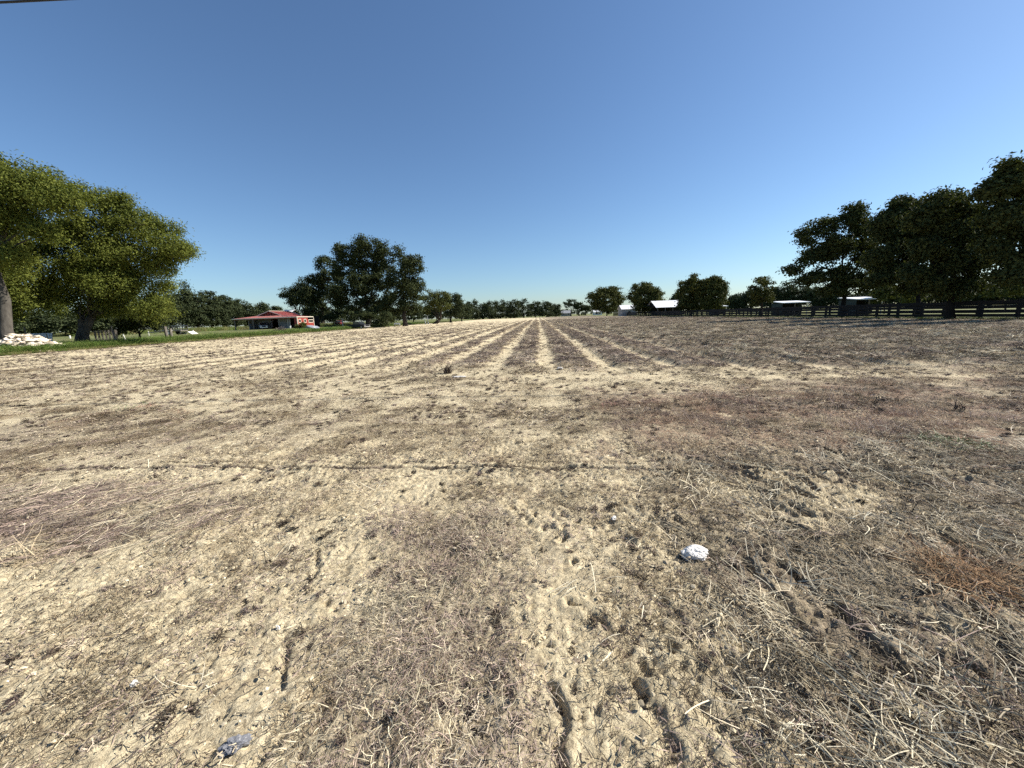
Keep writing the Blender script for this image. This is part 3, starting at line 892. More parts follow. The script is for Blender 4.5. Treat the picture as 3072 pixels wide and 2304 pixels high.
# green verge along the left field edge, weeds under the fence
def verge(name, parts, label):
    P, S, T = [], [], []
    for x, y, s, t in parts:
        P.append(np.stack([x, y, height(x, y, 0) + 0.02], 1))
        S.append(np.stack([s, s, s * U(len(s), .8, 1.2)], 1))
        T.append(t)
    P, S, T = map(np.concatenate, (P, S, T))
    rz = U(len(P), 0, 6.28)
    return scatter_object(name, P, np.stack([rz * 0, rz * 0, rz], 1), S, rng.integers(0, 5, len(P)), T, verge_c, label, 'grass')
GREEN = [(0.11, 0.18, 0.032), (0.15, 0.215, 0.05), (0.085, 0.14, 0.028), (0.20, 0.23, 0.07)]
STRAWGREEN = [(0.20, 0.19, 0.075), (0.26, 0.22, 0.10), (0.15, 0.16, 0.05)]
n = 9000
y = 14 + 130 * U(n, 0, 1) ** 1.6
x = -42.4 - np.abs(rng.normal(0, 1, n)) * 1.9 - 0.5 * fbm(y * 0.3, y * 0, 121, 2)
a = [(x, y, U(n, 0.65, 1.25), tint_mix(n, GREEN))]
n2 = 2600
y = 20 + 190 * U(n2, 0, 1) ** 1.3
x = -41.5 - U(n2, -0.3, 0.9)
a.append((x, y, U(n2, 0.25, 0.5), tint_mix(n2, STRAWGREEN + GREEN[:1])))
n3 = 2200
y = 60 + 150 * U(n3, 0, 1)
x = -43 - U(n3, 0, 3)
a.append((x, y, U(n3, 0.4, 0.8), tint_mix(n3, GREEN + STRAWGREEN)))
verge('verge_grass', a, 'lush green grass verge along the left field edge')
n = 1500
y = 22 + 120 * U(n, 0, 1) ** 1.4
x = 36.4 + rng.normal(0, 0.35, n)
verge('fence_weeds', [(x, y, U(n, 0.25, 0.5), tint_mix(n, STRAWGREEN + GREEN[:2]))], 'thin green weeds at the foot of the black fence')
n = 900
x = -115 + 62 * U(n, 0, 1)
y = 118 + 3 * rng.normal(0, 1, n) + 0.1 * x
x2 = -150 + 70 * U(n, 0, 1)
y2 = 95 + 4 * rng.normal(0, 1, n)
verge('field_weeds', [(x, y, U(n, 1.0, 2.0), tint_mix(n, GREEN[1:] + STRAWGREEN)), (x2, y2, U(n, 1.0, 2.0), tint_mix(n, GREEN[1:] + STRAWGREEN))], 'tall yellow-green weeds in front of the left tree line')

# ------------------------------------------------------------------ trees
def leaf_mesh(lobes, n, L, W, seed, puff, mat, per=42, inner=0.5, name='crown', droop=0.0, sat=0):
    """lobes: list of (centre(3), radii(3)); leaves gathered into puffs near the lobe surfaces"""
    g = np.random.default_rng(seed)
    if sat:
        extra = []
        for (cc, rr_) in lobes:
            for _ in range(sat):
                dd = g.normal(0, 1, 3)
                dd[2] = abs(dd[2]) * 0.8 - 0.25
                dd /= np.linalg.norm(dd)
                f_ = g.uniform(0.22, 0.48)
                extra.append((np.array(cc) + dd * np.array(rr_) * g.uniform(0.75, 1.12), np.array(rr_) * f_ * np.array([1, 1, g.uniform(.8, 1.5)])))
        lobes = [(cc, np.array(rr_) * 0.9) for cc, rr_ in lobes] + extra
    c = np.array([l[0] for l in lobes], float)
    r = np.array([l[1] for l in lobes], float)
    w = (r[:, 0] * r[:, 2]) ** 0.9
    w /= w.sum()
    npf = max(6, int(n / per))
    k = g.choice(len(lobes), npf * 2, p=w)
    d = g.normal(0, 1, (npf * 2, 3))
    d[:, 2] = np.where(d[:, 2] < 0, d[:, 2] * 0.75, d[:, 2])
    d /= np.linalg.norm(d, axis=1)[:, None]
    fr = inner + (1.03 - inner) * g.uniform(0, 1, npf * 2) ** 0.55
    p = c[k] + d * r[k] * fr[:, None]
    deep = np.zeros(len(p), bool)
    for i in range(len(lobes)):
        q = (p - c[i]) / r[i]
        deep |= ((q ** 2).sum(1) < 0.30) & (k != i)
    p = p[~deep][:npf]
    d = d[~deep][:npf]
    npf = len(p)
    pr = puff * g.uniform(0.55, 1.45, npf)
    cnt = np.maximum(4, (per * (pr / puff) ** 1.6 * n / (npf * per)).astype(int))
    idx = np.repeat(np.arange(npf), cnt)
    m = len(idx)
    o = g.normal(0, 0.42, (m, 3))
    nrm_o = np.linalg.norm(o, axis=1)
    o = o / np.maximum(1, nrm_o / 1.25)[:, None]
    o[:, 2] *= 0.62
    P = p[idx] + o * pr[idx][:, None]
    P[:, 2] -= droop * g.uniform(0, 1, m) ** 2
    nr = d[idx] * 0.55 + o * 0.6 + np.array([0, 0, 0.35]) + g.normal(0, 0.55, (m, 3))
    nr /= np.linalg.norm(nr, axis=1)[:, None]
    t = np.cross(nr, g.normal(0, 1, (m, 3)))
    t[:, 2] -= droop * 0.4
    t /= np.linalg.norm(t, axis=1)[:, None]
    b = np.cross(nr, t)
    l = (L * g.uniform(0.6, 1.3, m) / 2)[:, None]
    ww = (W * g.uniform(0.6, 1.3, m) / 2)[:, None]
    bend = nr * l * 0.25
    V = np.stack([P + t * l - bend, P + b * ww, P - t * l - bend, P - b * ww], 1).reshape(-1, 3)
    F = np.arange(m * 4).reshape(m, 4)
    return mesh_np(name, V, F, mat), p

def limb(mb, a, b, r0, r1, g, n=7, seg=5, sag=0.08):
    a, b = np.array(a, float), np.array(b, float)
    L = np.linalg.norm(b - a)
    pts, rad = [], []
    for i in range(seg + 1):
        f = i / seg
        q = a + (b - a) * f
        q = q + g.normal(0, 0.035 * L, 3) * (0 < i < seg)
        q[2] += sag * L * math.sin(math.pi * f)
        pts.append(q)
        rad.append(r0 + (r1 - r0) * f)
    mb.tube(pts, rad, n)
    return pts

def tree(name, label, cat, base, lobes, n, leaf, mat, bark, tr, seed, fork=0.35, puff=0.8, group=None, per=42, inner=0.5, lean=(0, 0), twin=0, droop=0.0, fine=True, sat=4):
    """base world point; lobes in world coordinates"""
    g = np.random.default_rng(seed)
    base = np.array(base, float)
    t = thing(name, label, cat, base, 0, group)
    L = [(np.array(c) - base, np.array(r)) for c, r in lobes]
    zc = np.mean([c[2] for c, r in L])
    top = max(c[2] + r[2] for c, r in L)
    cx = np.mean([c for c, r in L], axis=0)
    fk = np.array([lean[0] + cx[0] * 0.12, lean[1] + cx[1] * 0.12, max(0.8, top * fork * 0.75)])
    mb = MB()
    sides = 10 if fine else 6
    pts = [np.array([0, 0, -0.3]), np.array([0, 0, 0.05]), np.array([lean[0] * .15, lean[1] * .15, fk[2] * 0.25]), (fk * 0.6 + g.normal(0, 0.03 * fk[2], 3) * [1, 1, 0]), fk]
    mb.tube(pts, [tr * 1.6, tr * 1.35, tr * 1.0, tr * 0.85, tr * 0.72], sides)
    if twin:
        q = fk + np.array([twin, 0.2, 0.3])
        mb.tube([[0.1 * twin, 0, -0.2], [0.3 * twin, 0, 0.3], [0.6 * twin, 0, fk[2] * 0.5], q], [tr * 1.2, tr, tr * .8, tr * .7], sides)
    crown, puffs = leaf_mesh(L, n, leaf[0], leaf[1], seed + 1, puff, mat, per, inner, 'crown', droop, sat)
    big = sorted([r[0] * r[2] for c, r in L])[-min(4, len(L))]
    for c, r in L:
        s = fk if not twin or c[0] * twin < 0 else q
        k = tr * (0.46 if r[0] * r[2] >= big else 0.24)
        limb(mb, s + g.normal(0, tr * .2, 3), c, k, k * 0.35, g, 7 if fine else 4, 5 if fine else 3)
        if fine:
            e = np.array(puffs)
            dd = np.linalg.norm((e - c) / r, axis=1)
            near = np.where(dd < 1.05)[0]
            for j in g.choice(near, min(7, len(near)), replace=False) if len(near) else []:
                limb(mb, c + g.normal(0, 0.1, 3) * r, e[j], k * 0.32, k * 0.08, g, 5, 3)
    mb.build('trunk', bark, t, True)
    co = bpy.data.objects.new('crown', crown)
    link(co, t)
    return t
def plobes(Y, L, depth=0.9):
    """lobes written in photo pixels (x, y, half width, half height[, offset in Y]) -> world ellipsoids at row distance Y"""
    out = []
    for l in L:
        yy = Y + (l[4] if len(l) > 4 else 0)
        d = ray(l[0], l[1])
        t = yy / d[1]
        ca = 1 / math.sqrt(1 + ((l[0] - PW / 2) / F_PX) ** 2)
        rx = l[2] * t / F_PX * ca
        rz = l[3] * t / F_PX
        out.append((CP + d * t, (rx, max(rx, rz * 0.8) * depth, rz)))
    return out
def foot(px, Y, dy=0.0):
    d = ray(px, 960)
    X = d[0] * Y / d[1]
    return (X, Y, gz(X, Y) + dy)

BK, BP = MAT['bark'], MAT['bark_pale']
BD = simple('shaded_bark', (0.03, 0.026, 0.022), (0.014, 0.012, 0.011), 5, 0.95, 0.05, 0.8, 0, (1, 1, 0.25))  # bark copy for the right trees, canopy shade painted into its colour
# two large trees at the left edge
tree('pecan_tree', 'huge green tree at the left edge, its grey trunk cut by the frame', 'tree', foot(10, 31),
     plobes(31.5, [(95, 560, 105, 75), (185, 600, 75, 50), (-50, 600, 130, 120), (30, 650, 95, 60), (-120, 780, 130, 120), (20, 820, 85, 55, 2), (90, 880, 75, 40, 4), (-10, 920, 90, 45, 4), (10, 540, 60, 50), (130, 690, 60, 35), (0, 720, 90, 50, 3), (60, 770, 70, 50, 4), (130, 830, 60, 40, 4), (-10, 860, 80, 60, 1), (45, 925, 62, 30, 2), (20, 760, 60, 50, -1)]),
     88000, (0.24, 0.11), MAT['leaf_left'], BP, 0.42, 11, 0.62, 0.95, 'large trees on the left verge', droop=0.5)
tree('pecan_tree', 'broad green tree with forked trunk beside the pale rubble heap on the left', 'tree', foot(232, 39),
     plobes(39, [(320, 625, 85, 60), (420, 680, 90, 62), (505, 735, 62, 42), (300, 715, 110, 65), (195, 745, 80, 55), (400, 775, 100, 55), (290, 815, 105, 55, 0), (430, 850, 80, 42), (215, 870, 85, 45, 1), (335, 905, 95, 40, 1), (455, 925, 68, 36), (150, 905, 60, 38, 3), (485, 795, 45, 42), (545, 750, 32, 26), (270, 930, 60, 30, 2), (300, 765, 90, 50, -2), (240, 815, 85, 48, -2), (350, 850, 80, 45, -2), (180, 690, 50, 40)]),
     112000, (0.23, 0.105), MAT['leaf_left'], BP, 0.5, 12, 0.22, 0.85, 'large trees on the left verge', twin=0.9, droop=0.5)

# oak grove left of centre
G = 'oak grove beside the field'
tree('oak_tree', 'tallest dark oak in the grove right of the red barn', 'tree', foot(1105, 106),
     plobes(106, [(1055, 765, 44, 40), (1110, 745, 46, 30), (1155, 765, 34, 34), (1025, 805, 40, 36), (1095, 820, 62, 44), (1160, 830, 45, 42), (1045, 875, 62, 38), (1130, 885, 66, 40), (1080, 925, 70, 32), (1020, 900, 30, 30)]),
     34000, (0.55, 0.28), MAT['leaf_oak'], BK, 0.75, 21, 0.3, 1.35, G)
tree('oak_tree', 'dark oak forming the right shoulder of the grove next to the field', 'tree', foot(1215, 101),
     plobes(101, [(1225, 778, 30, 26), (1236, 820, 29, 32), (1200, 850, 40, 40), (1232, 875, 32, 36), (1185, 915, 45, 36), (1228, 925, 36, 28), (1150, 940, 34, 22)]),
     19000, (0.5, 0.26), MAT['leaf_oak'], BK, 0.6, 22, 0.3, 1.2, G)
tree('oak_tree', 'dark oak on the left shoulder of the grove, lower than its neighbour', 'tree', foot(968, 116),
     plobes(116, [(972, 795, 28, 26), (990, 840, 40, 38), (950, 845, 26, 28), (935, 890, 40, 36), (985, 905, 50, 36), (955, 935, 45, 24)]),
     17000, (0.55, 0.28), MAT['leaf_oak'], BK, 0.6, 23, 0.3, 1.3, G)
tree('oak_tree', 'small dark tree right behind the red barn roof', 'tree', foot(890, 124),
     plobes(124, [(900, 862, 26, 20), (878, 895, 30, 28), (858, 885, 12, 18), (905, 915, 38, 30), (915, 890, 30, 28)]),
     9000, (0.55, 0.28), MAT['leaf_oak'], BK, 0.4, 24, 0.3, 1.2, G)
tree('leaning_tree', 'tree with black crooked trunk leaning right at the end of the grove', 'tree', foot(1304, 128),
     plobes(128, [(1290, 900, 26, 26), (1315, 895, 26, 22), (1330, 915, 26, 22), (1280, 925, 22, 18)]),
     6500, (0.5, 0.26), MAT['leaf_shrub'], BK, 0.62, 25, 0.16, 1.1, G, lean=(1.6, 0))
tree('hedge_tree', 'rounded dark tree right of the leaning crooked tree', 'tree', foot(1352, 150),
     plobes(150, [(1345, 900, 26, 22), (1362, 920, 26, 28), (1340, 935, 26, 22), (1378, 935, 20, 24)]), 6000, (0.6, 0.3), MAT['leaf_far'], BK, 0.4, 26, 0.2, 1.3, G)
for i, (px, Y, lo, nn, lab) in enumerate([
        (1078, 96, [(1070, 950, 34, 18), (1100, 945, 28, 16)], 3200, 'low dark bush right above the parked black vehicle'),
        (1165, 92, [(1160, 955, 30, 20), (1145, 968, 22, 12)], 2600, 'scrubby bush under the oaks right of the black vehicle'),
        (1010, 104, [(1005, 950, 30, 16), (985, 955, 18, 12)], 2200, 'low bush under the oaks next to the red car')]):
    tree('bush', lab, 'bush', foot(px, Y), plobes(Y, lo), nn, (0.34, 0.2), MAT['leaf_oak'], BK, 0.12, 60 + i, 0.3, 0.8, 'bushes under the oaks')
tree('bush', 'dark leafless-stemmed thicket behind the leaning posts under the left tree', 'bush', foot(410, 44),
     plobes(44, [(385, 975, 40, 32), (435, 965, 42, 36), (470, 955, 28, 34), (350, 985, 25, 25), (410, 945, 40, 26)]), 7000, (0.24, 0.13), MAT['leaf_oak'], BK, 0.14, 64, 0.2, 0.6)

# tree line behind the barn
names = ['first', 'second', 'third', 'fourth', 'fifth', 'sixth', 'seventh', 'eighth', 'ninth', 'tenth', 'eleventh', 'twelfth']
bl = [(505, 868, 45), (553, 862, 30), (592, 864, 30), (632, 874, 28), (668, 884, 24), (705, 900, 26), (745, 907, 28), (790, 911, 28), (830, 918, 26), (470, 880, 34), (20, 930, 60), (120, 935, 60), (210, 938, 50), (300, 930, 45), (385, 922, 45)]
labs = ['tree in the left tree line, partly behind the broad green tree', 'tree with a pointed top in the left tree line, left of the red barn', 'tallest dark tree of the left tree line', 'dark tree of the left tree line with a rounded lobed top',
        'tree of the left tree line where its top starts to slope down', 'tree of the left tree line above the left end of the barn roof', 'low dark tree right behind the left half of the barn roof', 'low dark tree behind the barn gable peak',
        'low tree between the barn gable and the oak grove', 'dark tree behind the thicket at the left', 'dark tree low behind the leftmost trunk', 'dark tree low behind the pale rubble heap', 'dark tree seen under the broad green tree', 'dark tree behind the leaning wooden post', 'dark tree behind the dark thicket, right of the leaning post']
for i, (px, ty, w) in enumerate(bl):
    Y = [112, 118, 122, 126, 130, 136, 140, 146, 150, 100, 74, 80, 88, 92, 96][i]
    hz = 985 - 0.036 * (px - 500)
    H = hz - ty
    lo = [(px, ty + H * .25, w * .62, H * .25), (px - w * .45, ty + H * .45, w * .6, H * .28), (px + w * .45, ty + H * .48, w * .6, H * .28), (px, ty + H * .68, w * .95, H * .28), (px - w * .3, ty + H * .85, w * .6, H * .16), (px + w * .4, ty + H * .86, w * .6, H * .15)]
    tree('backdrop_tree', labs[i], 'tree', foot(px, Y), plobes(Y, lo), 7000, (0.6, 0.3), MAT['leaf_far'], BK, 0.35, 130 + i, 0.3, 1.25, 'tree line behind the red barn', fine=False)

# low trees closing the view under the oaks
for i, (px, ty, w, lab) in enumerate([(945, 925, 34, 'low dark tree far behind the left foot of the oak grove'), (1000, 922, 34, 'low dark tree behind the red car under the oaks'), (1060, 925, 34, 'low dark tree behind the parked black vehicle'),
        (1120, 922, 34, 'low dark tree behind the trunk of the tallest oak'), (1180, 920, 34, 'low dark tree behind the pale bench'), (1240, 918, 32, 'low dark tree behind the gap right of the oak grove'), (1310, 915, 32, 'low dark tree behind the crooked leaning trunk'), (1385, 912, 26, 'low dark tree where the grove meets the far tree line')]):
    Y = 175 + 8 * (i % 3)
    hz = 968 - 0.036 * (px - 950)
    H = hz - ty
    lo = [(px, ty + H * .3, w * .8, H * .3), (px - w * .4, ty + H * .55, w * .7, H * .35), (px + w * .4, ty + H * .55, w * .7, H * .35), (px, ty + H * .85, w * 1.1, H * .2)]
    tree('backdrop_tree', lab, 'tree', foot(px, Y), plobes(Y, lo), 3200, (0.8, 0.42), MAT['leaf_far'], BK, 0.3, 250 + i, 0.25, 1.4, 'low trees behind the oak grove', fine=False)

# far tree line at the end of the rows
fl = [(1400, 908, 22), (1418, 897, 22), (1448, 906, 18), (1468, 904, 17), (1495, 906, 18), (1518, 902, 17), (1542, 897, 20), (1572, 898, 20), (1606, 903, 20), (1640, 903, 19), (1666, 912, 15)]
for i, (px, ty, w) in enumerate(fl):
    Y = 292 + 9 * (i % 3)
    hz = 956 - 0.036 * (px - 1400)
    H = hz - ty
    lo = [(px, ty + H * .30, w * .7, H * .3), (px - w * .5, ty + H * .5, w * .6, H * .3), (px + w * .5, ty + H * .5, w * .6, H * .3), (px, ty + H * .75, w * 1.1, H * .3), (px - w * .5, ty + H * .9, w * .7, H * .14), (px + w * .5, ty + H * .9, w * .7, H * .14)]
    tree('far_tree', '%s tree from the left in the far tree line closing the rows' % names[i], 'tree', foot(px, Y), plobes(Y, lo), 3200, (1.0, 0.55), MAT['leaf_far'], BK, 0.4, 160 + i, 0.3, 1.9, 'far tree line at the end of the rows', per=30, fine=False)
for i, (px, ty, w, lab) in enumerate([(1713, 898, 22, 'far open-crowned tree standing apart right of the row end'), (1737, 909, 17, 'small far tree next to the open-crowned one'), (1757, 914, 14, 'smallest far tree beside the first round tree'), (2025, 880, 22, 'dark tree top above the long white roof'), (2050, 884, 18, 'dark tree left of the tall pair, behind the white roof')]):
    Y = 330 if i < 3 else 190
    hz = 944 - 0.036 * (px - 1713)
    H = hz - ty
    lo = [(px, ty + H * .25, w * .8, H * .22), (px - w * .4, ty + H * .42, w * .5, H * .18), (px + w * .5, ty + H * .45, w * .5, H * .2)] + ([(px, ty + H * .7, w, H * .3)] if i > 2 else [])
    tree('far_tree', lab, 'tree', foot(px, Y), plobes(Y, lo), 1800, (1.0, 0.55), MAT['leaf_far'], BK, 0.45, 180 + i, 0.5, 1.6, 'far trees right of the row end', per=26, fine=False)

for i, (px, w, lab) in enumerate([(1695, 26, 'low far hedge behind the grey-roofed far house'), (1745, 26, 'low far hedge left of the first round tree'), (1795, 26, 'low far hedge behind the first round tree'), (1850, 26, 'low far hedge between the two round trees'),
        (1905, 28, 'low far hedge behind the grey-walled house'), (1975, 30, 'low far hedge left of the pole barn'), (2100, 34, 'low far hedge behind the young tree pair'), (2170, 34, 'low far hedge right of the young tree pair')]):
    Y = 372 if i < 5 else 210
    b = 944 - 0.036 * (px - 1713)
    lo = [(px, b - 8, w, 8), (px - w * .5, b - 6, w * .6, 8), (px + w * .6, b - 9, w * .6, 9)]
    tree('far_hedge', lab, 'hedge', foot(px, Y), plobes(Y, lo), 1500, (0.9, 0.5), MAT['leaf_far'], BK, 0.2, 280 + i, 0.3, 1.3, 'far hedges on the horizon', per=26, fine=False, sat=2)

# clipped round trees along the fence
def round_tree(label, px, Y, top, w, bot, n, seed, ls, shape=0):
    H = bot - top
    lo = [(px, top + H * .48, w * .86, H * .46), (px - w * .45, top + H * .42, w * .5, H * .32), (px + w * .45, top + H * .44, w * .5, H * .32), (px, top + H * .22, w * .55, H * .22), (px - w * .3, top + H * .75, w * .55, H * .2), (px + w * .35, top + H * .75, w * .55, H * .2)]
    if shape:
        lo[3] = (px, top + H * .2, w * .4, H * .2)
        lo.append((px + w * .2, top + H * .12, w * .22, H * .12))
    tree('yard_tree', label, 'tree', foot(px, Y), plobes(Y, lo), n, ls, MAT['leaf_mid'], BK, 0.22, seed, 0.3, 0.009 * Y, 'young trees along the pasture fence', inner=0.3)
round_tree('first round-topped young tree right of the rows, left of the white roofs', 1820, 200, 858, 50, 947, 12150, 31, (0.9, 0.45))
round_tree('second round young tree, between the two white roofs', 1936, 138, 848, 52, 945, 14850, 32, (0.62, 0.32))
round_tree('left one of the pair of young trees growing into each other', 2072, 100, 832, 40, 945, 12150, 33, (0.5, 0.25), 1)
round_tree('right and taller one of the pair of young trees', 2136, 97, 823, 44, 945, 13500, 34, (0.5, 0.25), 1)
round_tree('slender sparse young tree with pale trunk behind the fence', 2284, 68, 826, 34, 930, 3600, 35, (0.36, 0.18), 1)

# dark backdrop right of them
for i, (px, ty, w, Y) in enumerate([(2215, 884, 34, 150), (2250, 870, 34, 146), (2310, 862, 34, 142), (2355, 852, 34, 140), (2400, 858, 34, 136), (2450, 862, 36, 132), (2520, 870, 40, 128), (2600, 876, 45, 124), (2960, 876, 60, 112), (3060, 872, 60, 108), (2690, 872, 50, 120), (2780, 870, 50, 118), (2870, 874, 50, 114)]):
    hz = 925 - 0.036 * (px - 2200)
    H = hz - ty + 3
    lo = [(px, ty + H * .3, w * .7, H * .3), (px - w * .5, ty + H * .5, w * .6, H * .32), (px + w * .5, ty + H * .52, w * .6, H * .32), (px, ty + H * .78, w, H * .25)]
    lab = ['low dark tree just right of the tall young pair', 'dark tree behind the slender sparse tree, on its left', 'dark tree behind the slender sparse tree, on its right', 'dark rounded tree above the left white-roofed shelter', 'dark tree right above the left shelter roof end',
           'dark tree behind the low left branches of the big right trees', 'dark tree behind the left big trunk', 'dark tree behind the right white-roofed shelter', 'distant dark tree right of the thick fence-line trunk', 'distant dark tree at the right frame edge', 'distant dark tree seen left of the second big trunk', 'distant dark tree between the second trunk and the thick trunk', 'distant dark tree right behind the thick fence-line trunk'][i]
    tree('pasture_tree', lab, 'tree', foot(px, Y), plobes(Y, lo), 4200, (0.65, 0.34), MAT['leaf_far'], BK, 0.35, 210 + i, 0.3, 1.3, 'dark trees beyond the pasture', fine=False)
for i, (px, Y, lo, lab) in enumerate([
        (2650, 62, [(2648, 880, 22, 28), (2668, 872, 22, 26), (2630, 895, 18, 16)], 'sunlit yellow-green shrub behind the fence right of the right shelter'),
        (2740, 70, [(2730, 895, 24, 16), (2752, 890, 22, 16)], 'low yellow-green shrub behind the fence under the big trees'),
        (3010, 58, [(3000, 868, 34, 26), (3045, 862, 36, 30), (2970, 878, 26, 18)], 'yellow-green shrub behind the fence at the right frame edge')]):
    tree('shrub', lab, 'shrub', foot(px, Y), plobes(Y, lo), 3600, (0.34, 0.18), MAT['leaf_shrub'], BK, 0.1, 230 + i, 0.25, 0.6, 'shrubs behind the fence')

# big dark trees along the fence on the right
G = 'big dark trees along the fence'
tree('maple_tree', 'leftmost of the big dark trees along the fence, with a low branch reaching left', 'tree', foot(2530, 51.5),
     plobes(51.5, [(2545, 655, 48, 40), (2480, 685, 40, 34), (2590, 690, 45, 42), (2425, 715, 32, 28), (2520, 740, 60, 42), (2430, 780, 40, 28), (2380, 812, 30, 14), (2600, 770, 50, 40), (2470, 830, 60, 30), (2550, 840, 70, 36), (2410, 845, 30, 14), (2560, 625, 30, 16), (2620, 720, 45, 45, 2), (2640, 800, 45, 40, 2), (2480, 760, 50, 35), (2600, 850, 50, 30), (2500, 870, 50, 20)]),
     31000, (0.32, 0.19), MAT['leaf_right'], BD, 0.3, 41, 0.25, 0.75, G, inner=0.35)
tree('maple_tree', 'big dark tree second from the left along the fence, trunk behind the rails', 'tree', (atX(2757, 930, 38.6)[0], atX(2757, 930, 38.6)[1], 0.02),
     plobes(43.5, [(2700, 645, 48, 36), (2745, 640, 40, 36), (2650, 680, 42, 40), (2690, 720, 60, 45), (2640, 770, 45, 36), (2750, 760, 50, 45), (2700, 820, 60, 40), (2770, 840, 40, 30), (2640, 840, 36, 26), (2720, 690, 50, 40), (2790, 700, 40, 50, -1), (2740, 870, 50, 24), (2670, 660, 40, 34)]),
     28000, (0.32, 0.19), MAT['leaf_right'], BD, 0.22, 42, 0.25, 0.7, G, inner=0.35)
tree('maple_tree', 'big dark tree with a thick shade-darkened trunk standing in front of the fence rails', 'tree', (atX(2850, 940, 36.2)[0], atX(2850, 940, 36.2)[1], 0.0),
     plobes(36.9, [(2815, 610, 42, 38), (2870, 620, 42, 34), (2770, 660, 45, 44), (2840, 690, 70, 55), (2910, 640, 32, 50), (2900, 720, 55, 45), (2780, 750, 55, 45), (2850, 790, 70, 45), (2920, 800, 40, 30), (2800, 850, 55, 30), (2880, 855, 45, 28), (2740, 820, 36, 30), (2940, 690, 40, 55), (2945, 760, 40, 40), (2860, 880, 60, 20), (2930, 860, 40, 24)]),
     38000, (0.28, 0.17), MAT['leaf_right'], BD, 0.33, 43, 0.2, 0.68, G, inner=0.35)
tree('maple_tree', 'tallest big dark tree, its crown cut by the right frame edge', 'tree', foot(3120, 31.5),
     plobes(31.5, [(3035, 540, 45, 52), (2985, 580, 40, 42), (3090, 560, 50, 60), (3010, 660, 55, 55), (3090, 680, 70, 65), (2985, 740, 38, 40), (3050, 780, 70, 45), (3120, 800, 80, 55), (3030, 830, 55, 26)]),
     26000, (0.27, 0.165), MAT['leaf_right'], BD, 0.35, 44, 0.2, 0.65, G, inner=0.35)

# ------------------------------------------------------------------ fences
def board_fence(label, X, y0, n, step, zs, bh, name='board_fence'):
    t = thing(name, label, 'fence', (X, y0, 0), 0, 'black board fences of the pasture')
    pm = MB().box(-.095, .095, -.095, .095, -.3, 1.56).mesh('post', MAT['black_wood'])
    bms = [MB().box(-.018, .018, 0.004, step - 0.004, -bh / 2, bh / 2).mesh('board', MAT['black_wood']) for _ in range(1)]
    g = random.Random(5)
    for k in range(n + 1):
        p = link(bpy.data.objects.new('post', pm), t)
        p.location = (0, k * step, gz(X, y0 + k * step))
        p.rotation_euler = (g.uniform(-.012, .012), g.uniform(-.02, .02), g.uniform(-.05, .05))
        if k < n:
            for z in zs:
                b = link(bpy.data.objects.new('board', bms[0]), t)
                b.location = (-.117 - g.uniform(0, .006), k * step, z + gz(X, y0 + k * step) + g.uniform(-.012, .012))
                b.rotation_euler = (g.uniform(-.006, .006), 0, 0)
    return t
board_fence('near black four-board fence between the field and the pasture', 37.0, 22.62, 68, 2.52, (1.40, 1.03, 0.68, 0.33), 0.25)
board_fence('second black fence standing behind the near one across a grass lane', 41.2, 24.0, 46, 3.1, (1.22, 0.93, 0.52), 0.24)

# ------------------------------------------------------------------ red barn
B = np.array([-56.6, 88.4, 0.6])
barn = thing('red_barn', 'low red barn with wide porch roof and a raised gable behind the left verge', 'barn', B)
def bp(name, mb, mat, parent=None, bevel=0.0):
    return mb.build(name, mat, parent or barn, False, bevel)
# local axes: x to the right, y away from the camera, front right corner at 0,0
def sheet(mb, a, b, c, d, th=0.05):
    """thin slab from four corners"""
    v = [np.array(p, float) for p in (a, b, c, d)]
    n = np.cross(v[1] - v[0], v[3] - v[0])
    n /= np.linalg.norm(n)
    w = [p - n * th for p in v]
    return mb.add(v + w, [(0, 1, 2, 3), (7, 6, 5, 4), (0, 4, 5, 1), (1, 5, 6, 2), (2, 6, 7, 3), (3, 7, 4, 0)])
ZE, ZM, ZP = 2.72, 3.28, 4.36          # porch eave, top of porch roof, ridge (above the pad)
pf = bp('porch_roof', sheet(MB(), (-15.9, -.25, ZE), (0.15, -.25, ZE), (-5.6, 3.0, ZM), (-11.6, 3.0, ZM)), MAT['pink_roof'])
bp('side_roof', sheet(MB(), (0.15, -.25, ZE), (0.15, 6.6, ZE), (-5.6, 6.6, ZM), (-5.6, 3.0, ZM)), MAT['red_roof'])
bp('side_roof', sheet(MB(), (-15.9, 10.3, ZE), (-15.9, -.25, ZE), (-11.6, 3.0, ZM), (-11.6, 10.3, ZM)), MAT['red_roof'])
bp('fascia', MB().bar((-15.9, -.27, ZE - .08), (0.15, -.27, ZE - .08), .05, .2), MAT['cream_trim'])
bp('fascia', MB().bar((0.18, -.25, ZE - .06), (0.18, 6.6, ZE - .06), .05, .16), MAT['cream_trim'])
X0, X1, XR = -11.5, -5.7, -8.5
mr = MB()
sheet(mr, (XR, 2.6, ZP), (XR, 10.3, ZP), (X0 - .35, 10.3, ZM - .06), (X0 - .35, 2.6, ZM - .06), .06)
bp('main_roof', mr, MAT['red_roof'])
rr = bp('main_roof', sheet(MB(), (X1 + .35, 2.6, ZM - .06), (X1 + .35, 10.3, ZM - .06), (XR, 10.3, ZP), (XR, 2.6, ZP), .06), MAT['red_roof'])
for k in range(9):     # standing seams
    yy = 3.2 + k * 0.82
    bp('roof_seam', MB().bar((X1 + .33, yy, ZM - .02), (XR, yy, ZP + .03), .03, .05), MAT['red_roof'], rr)
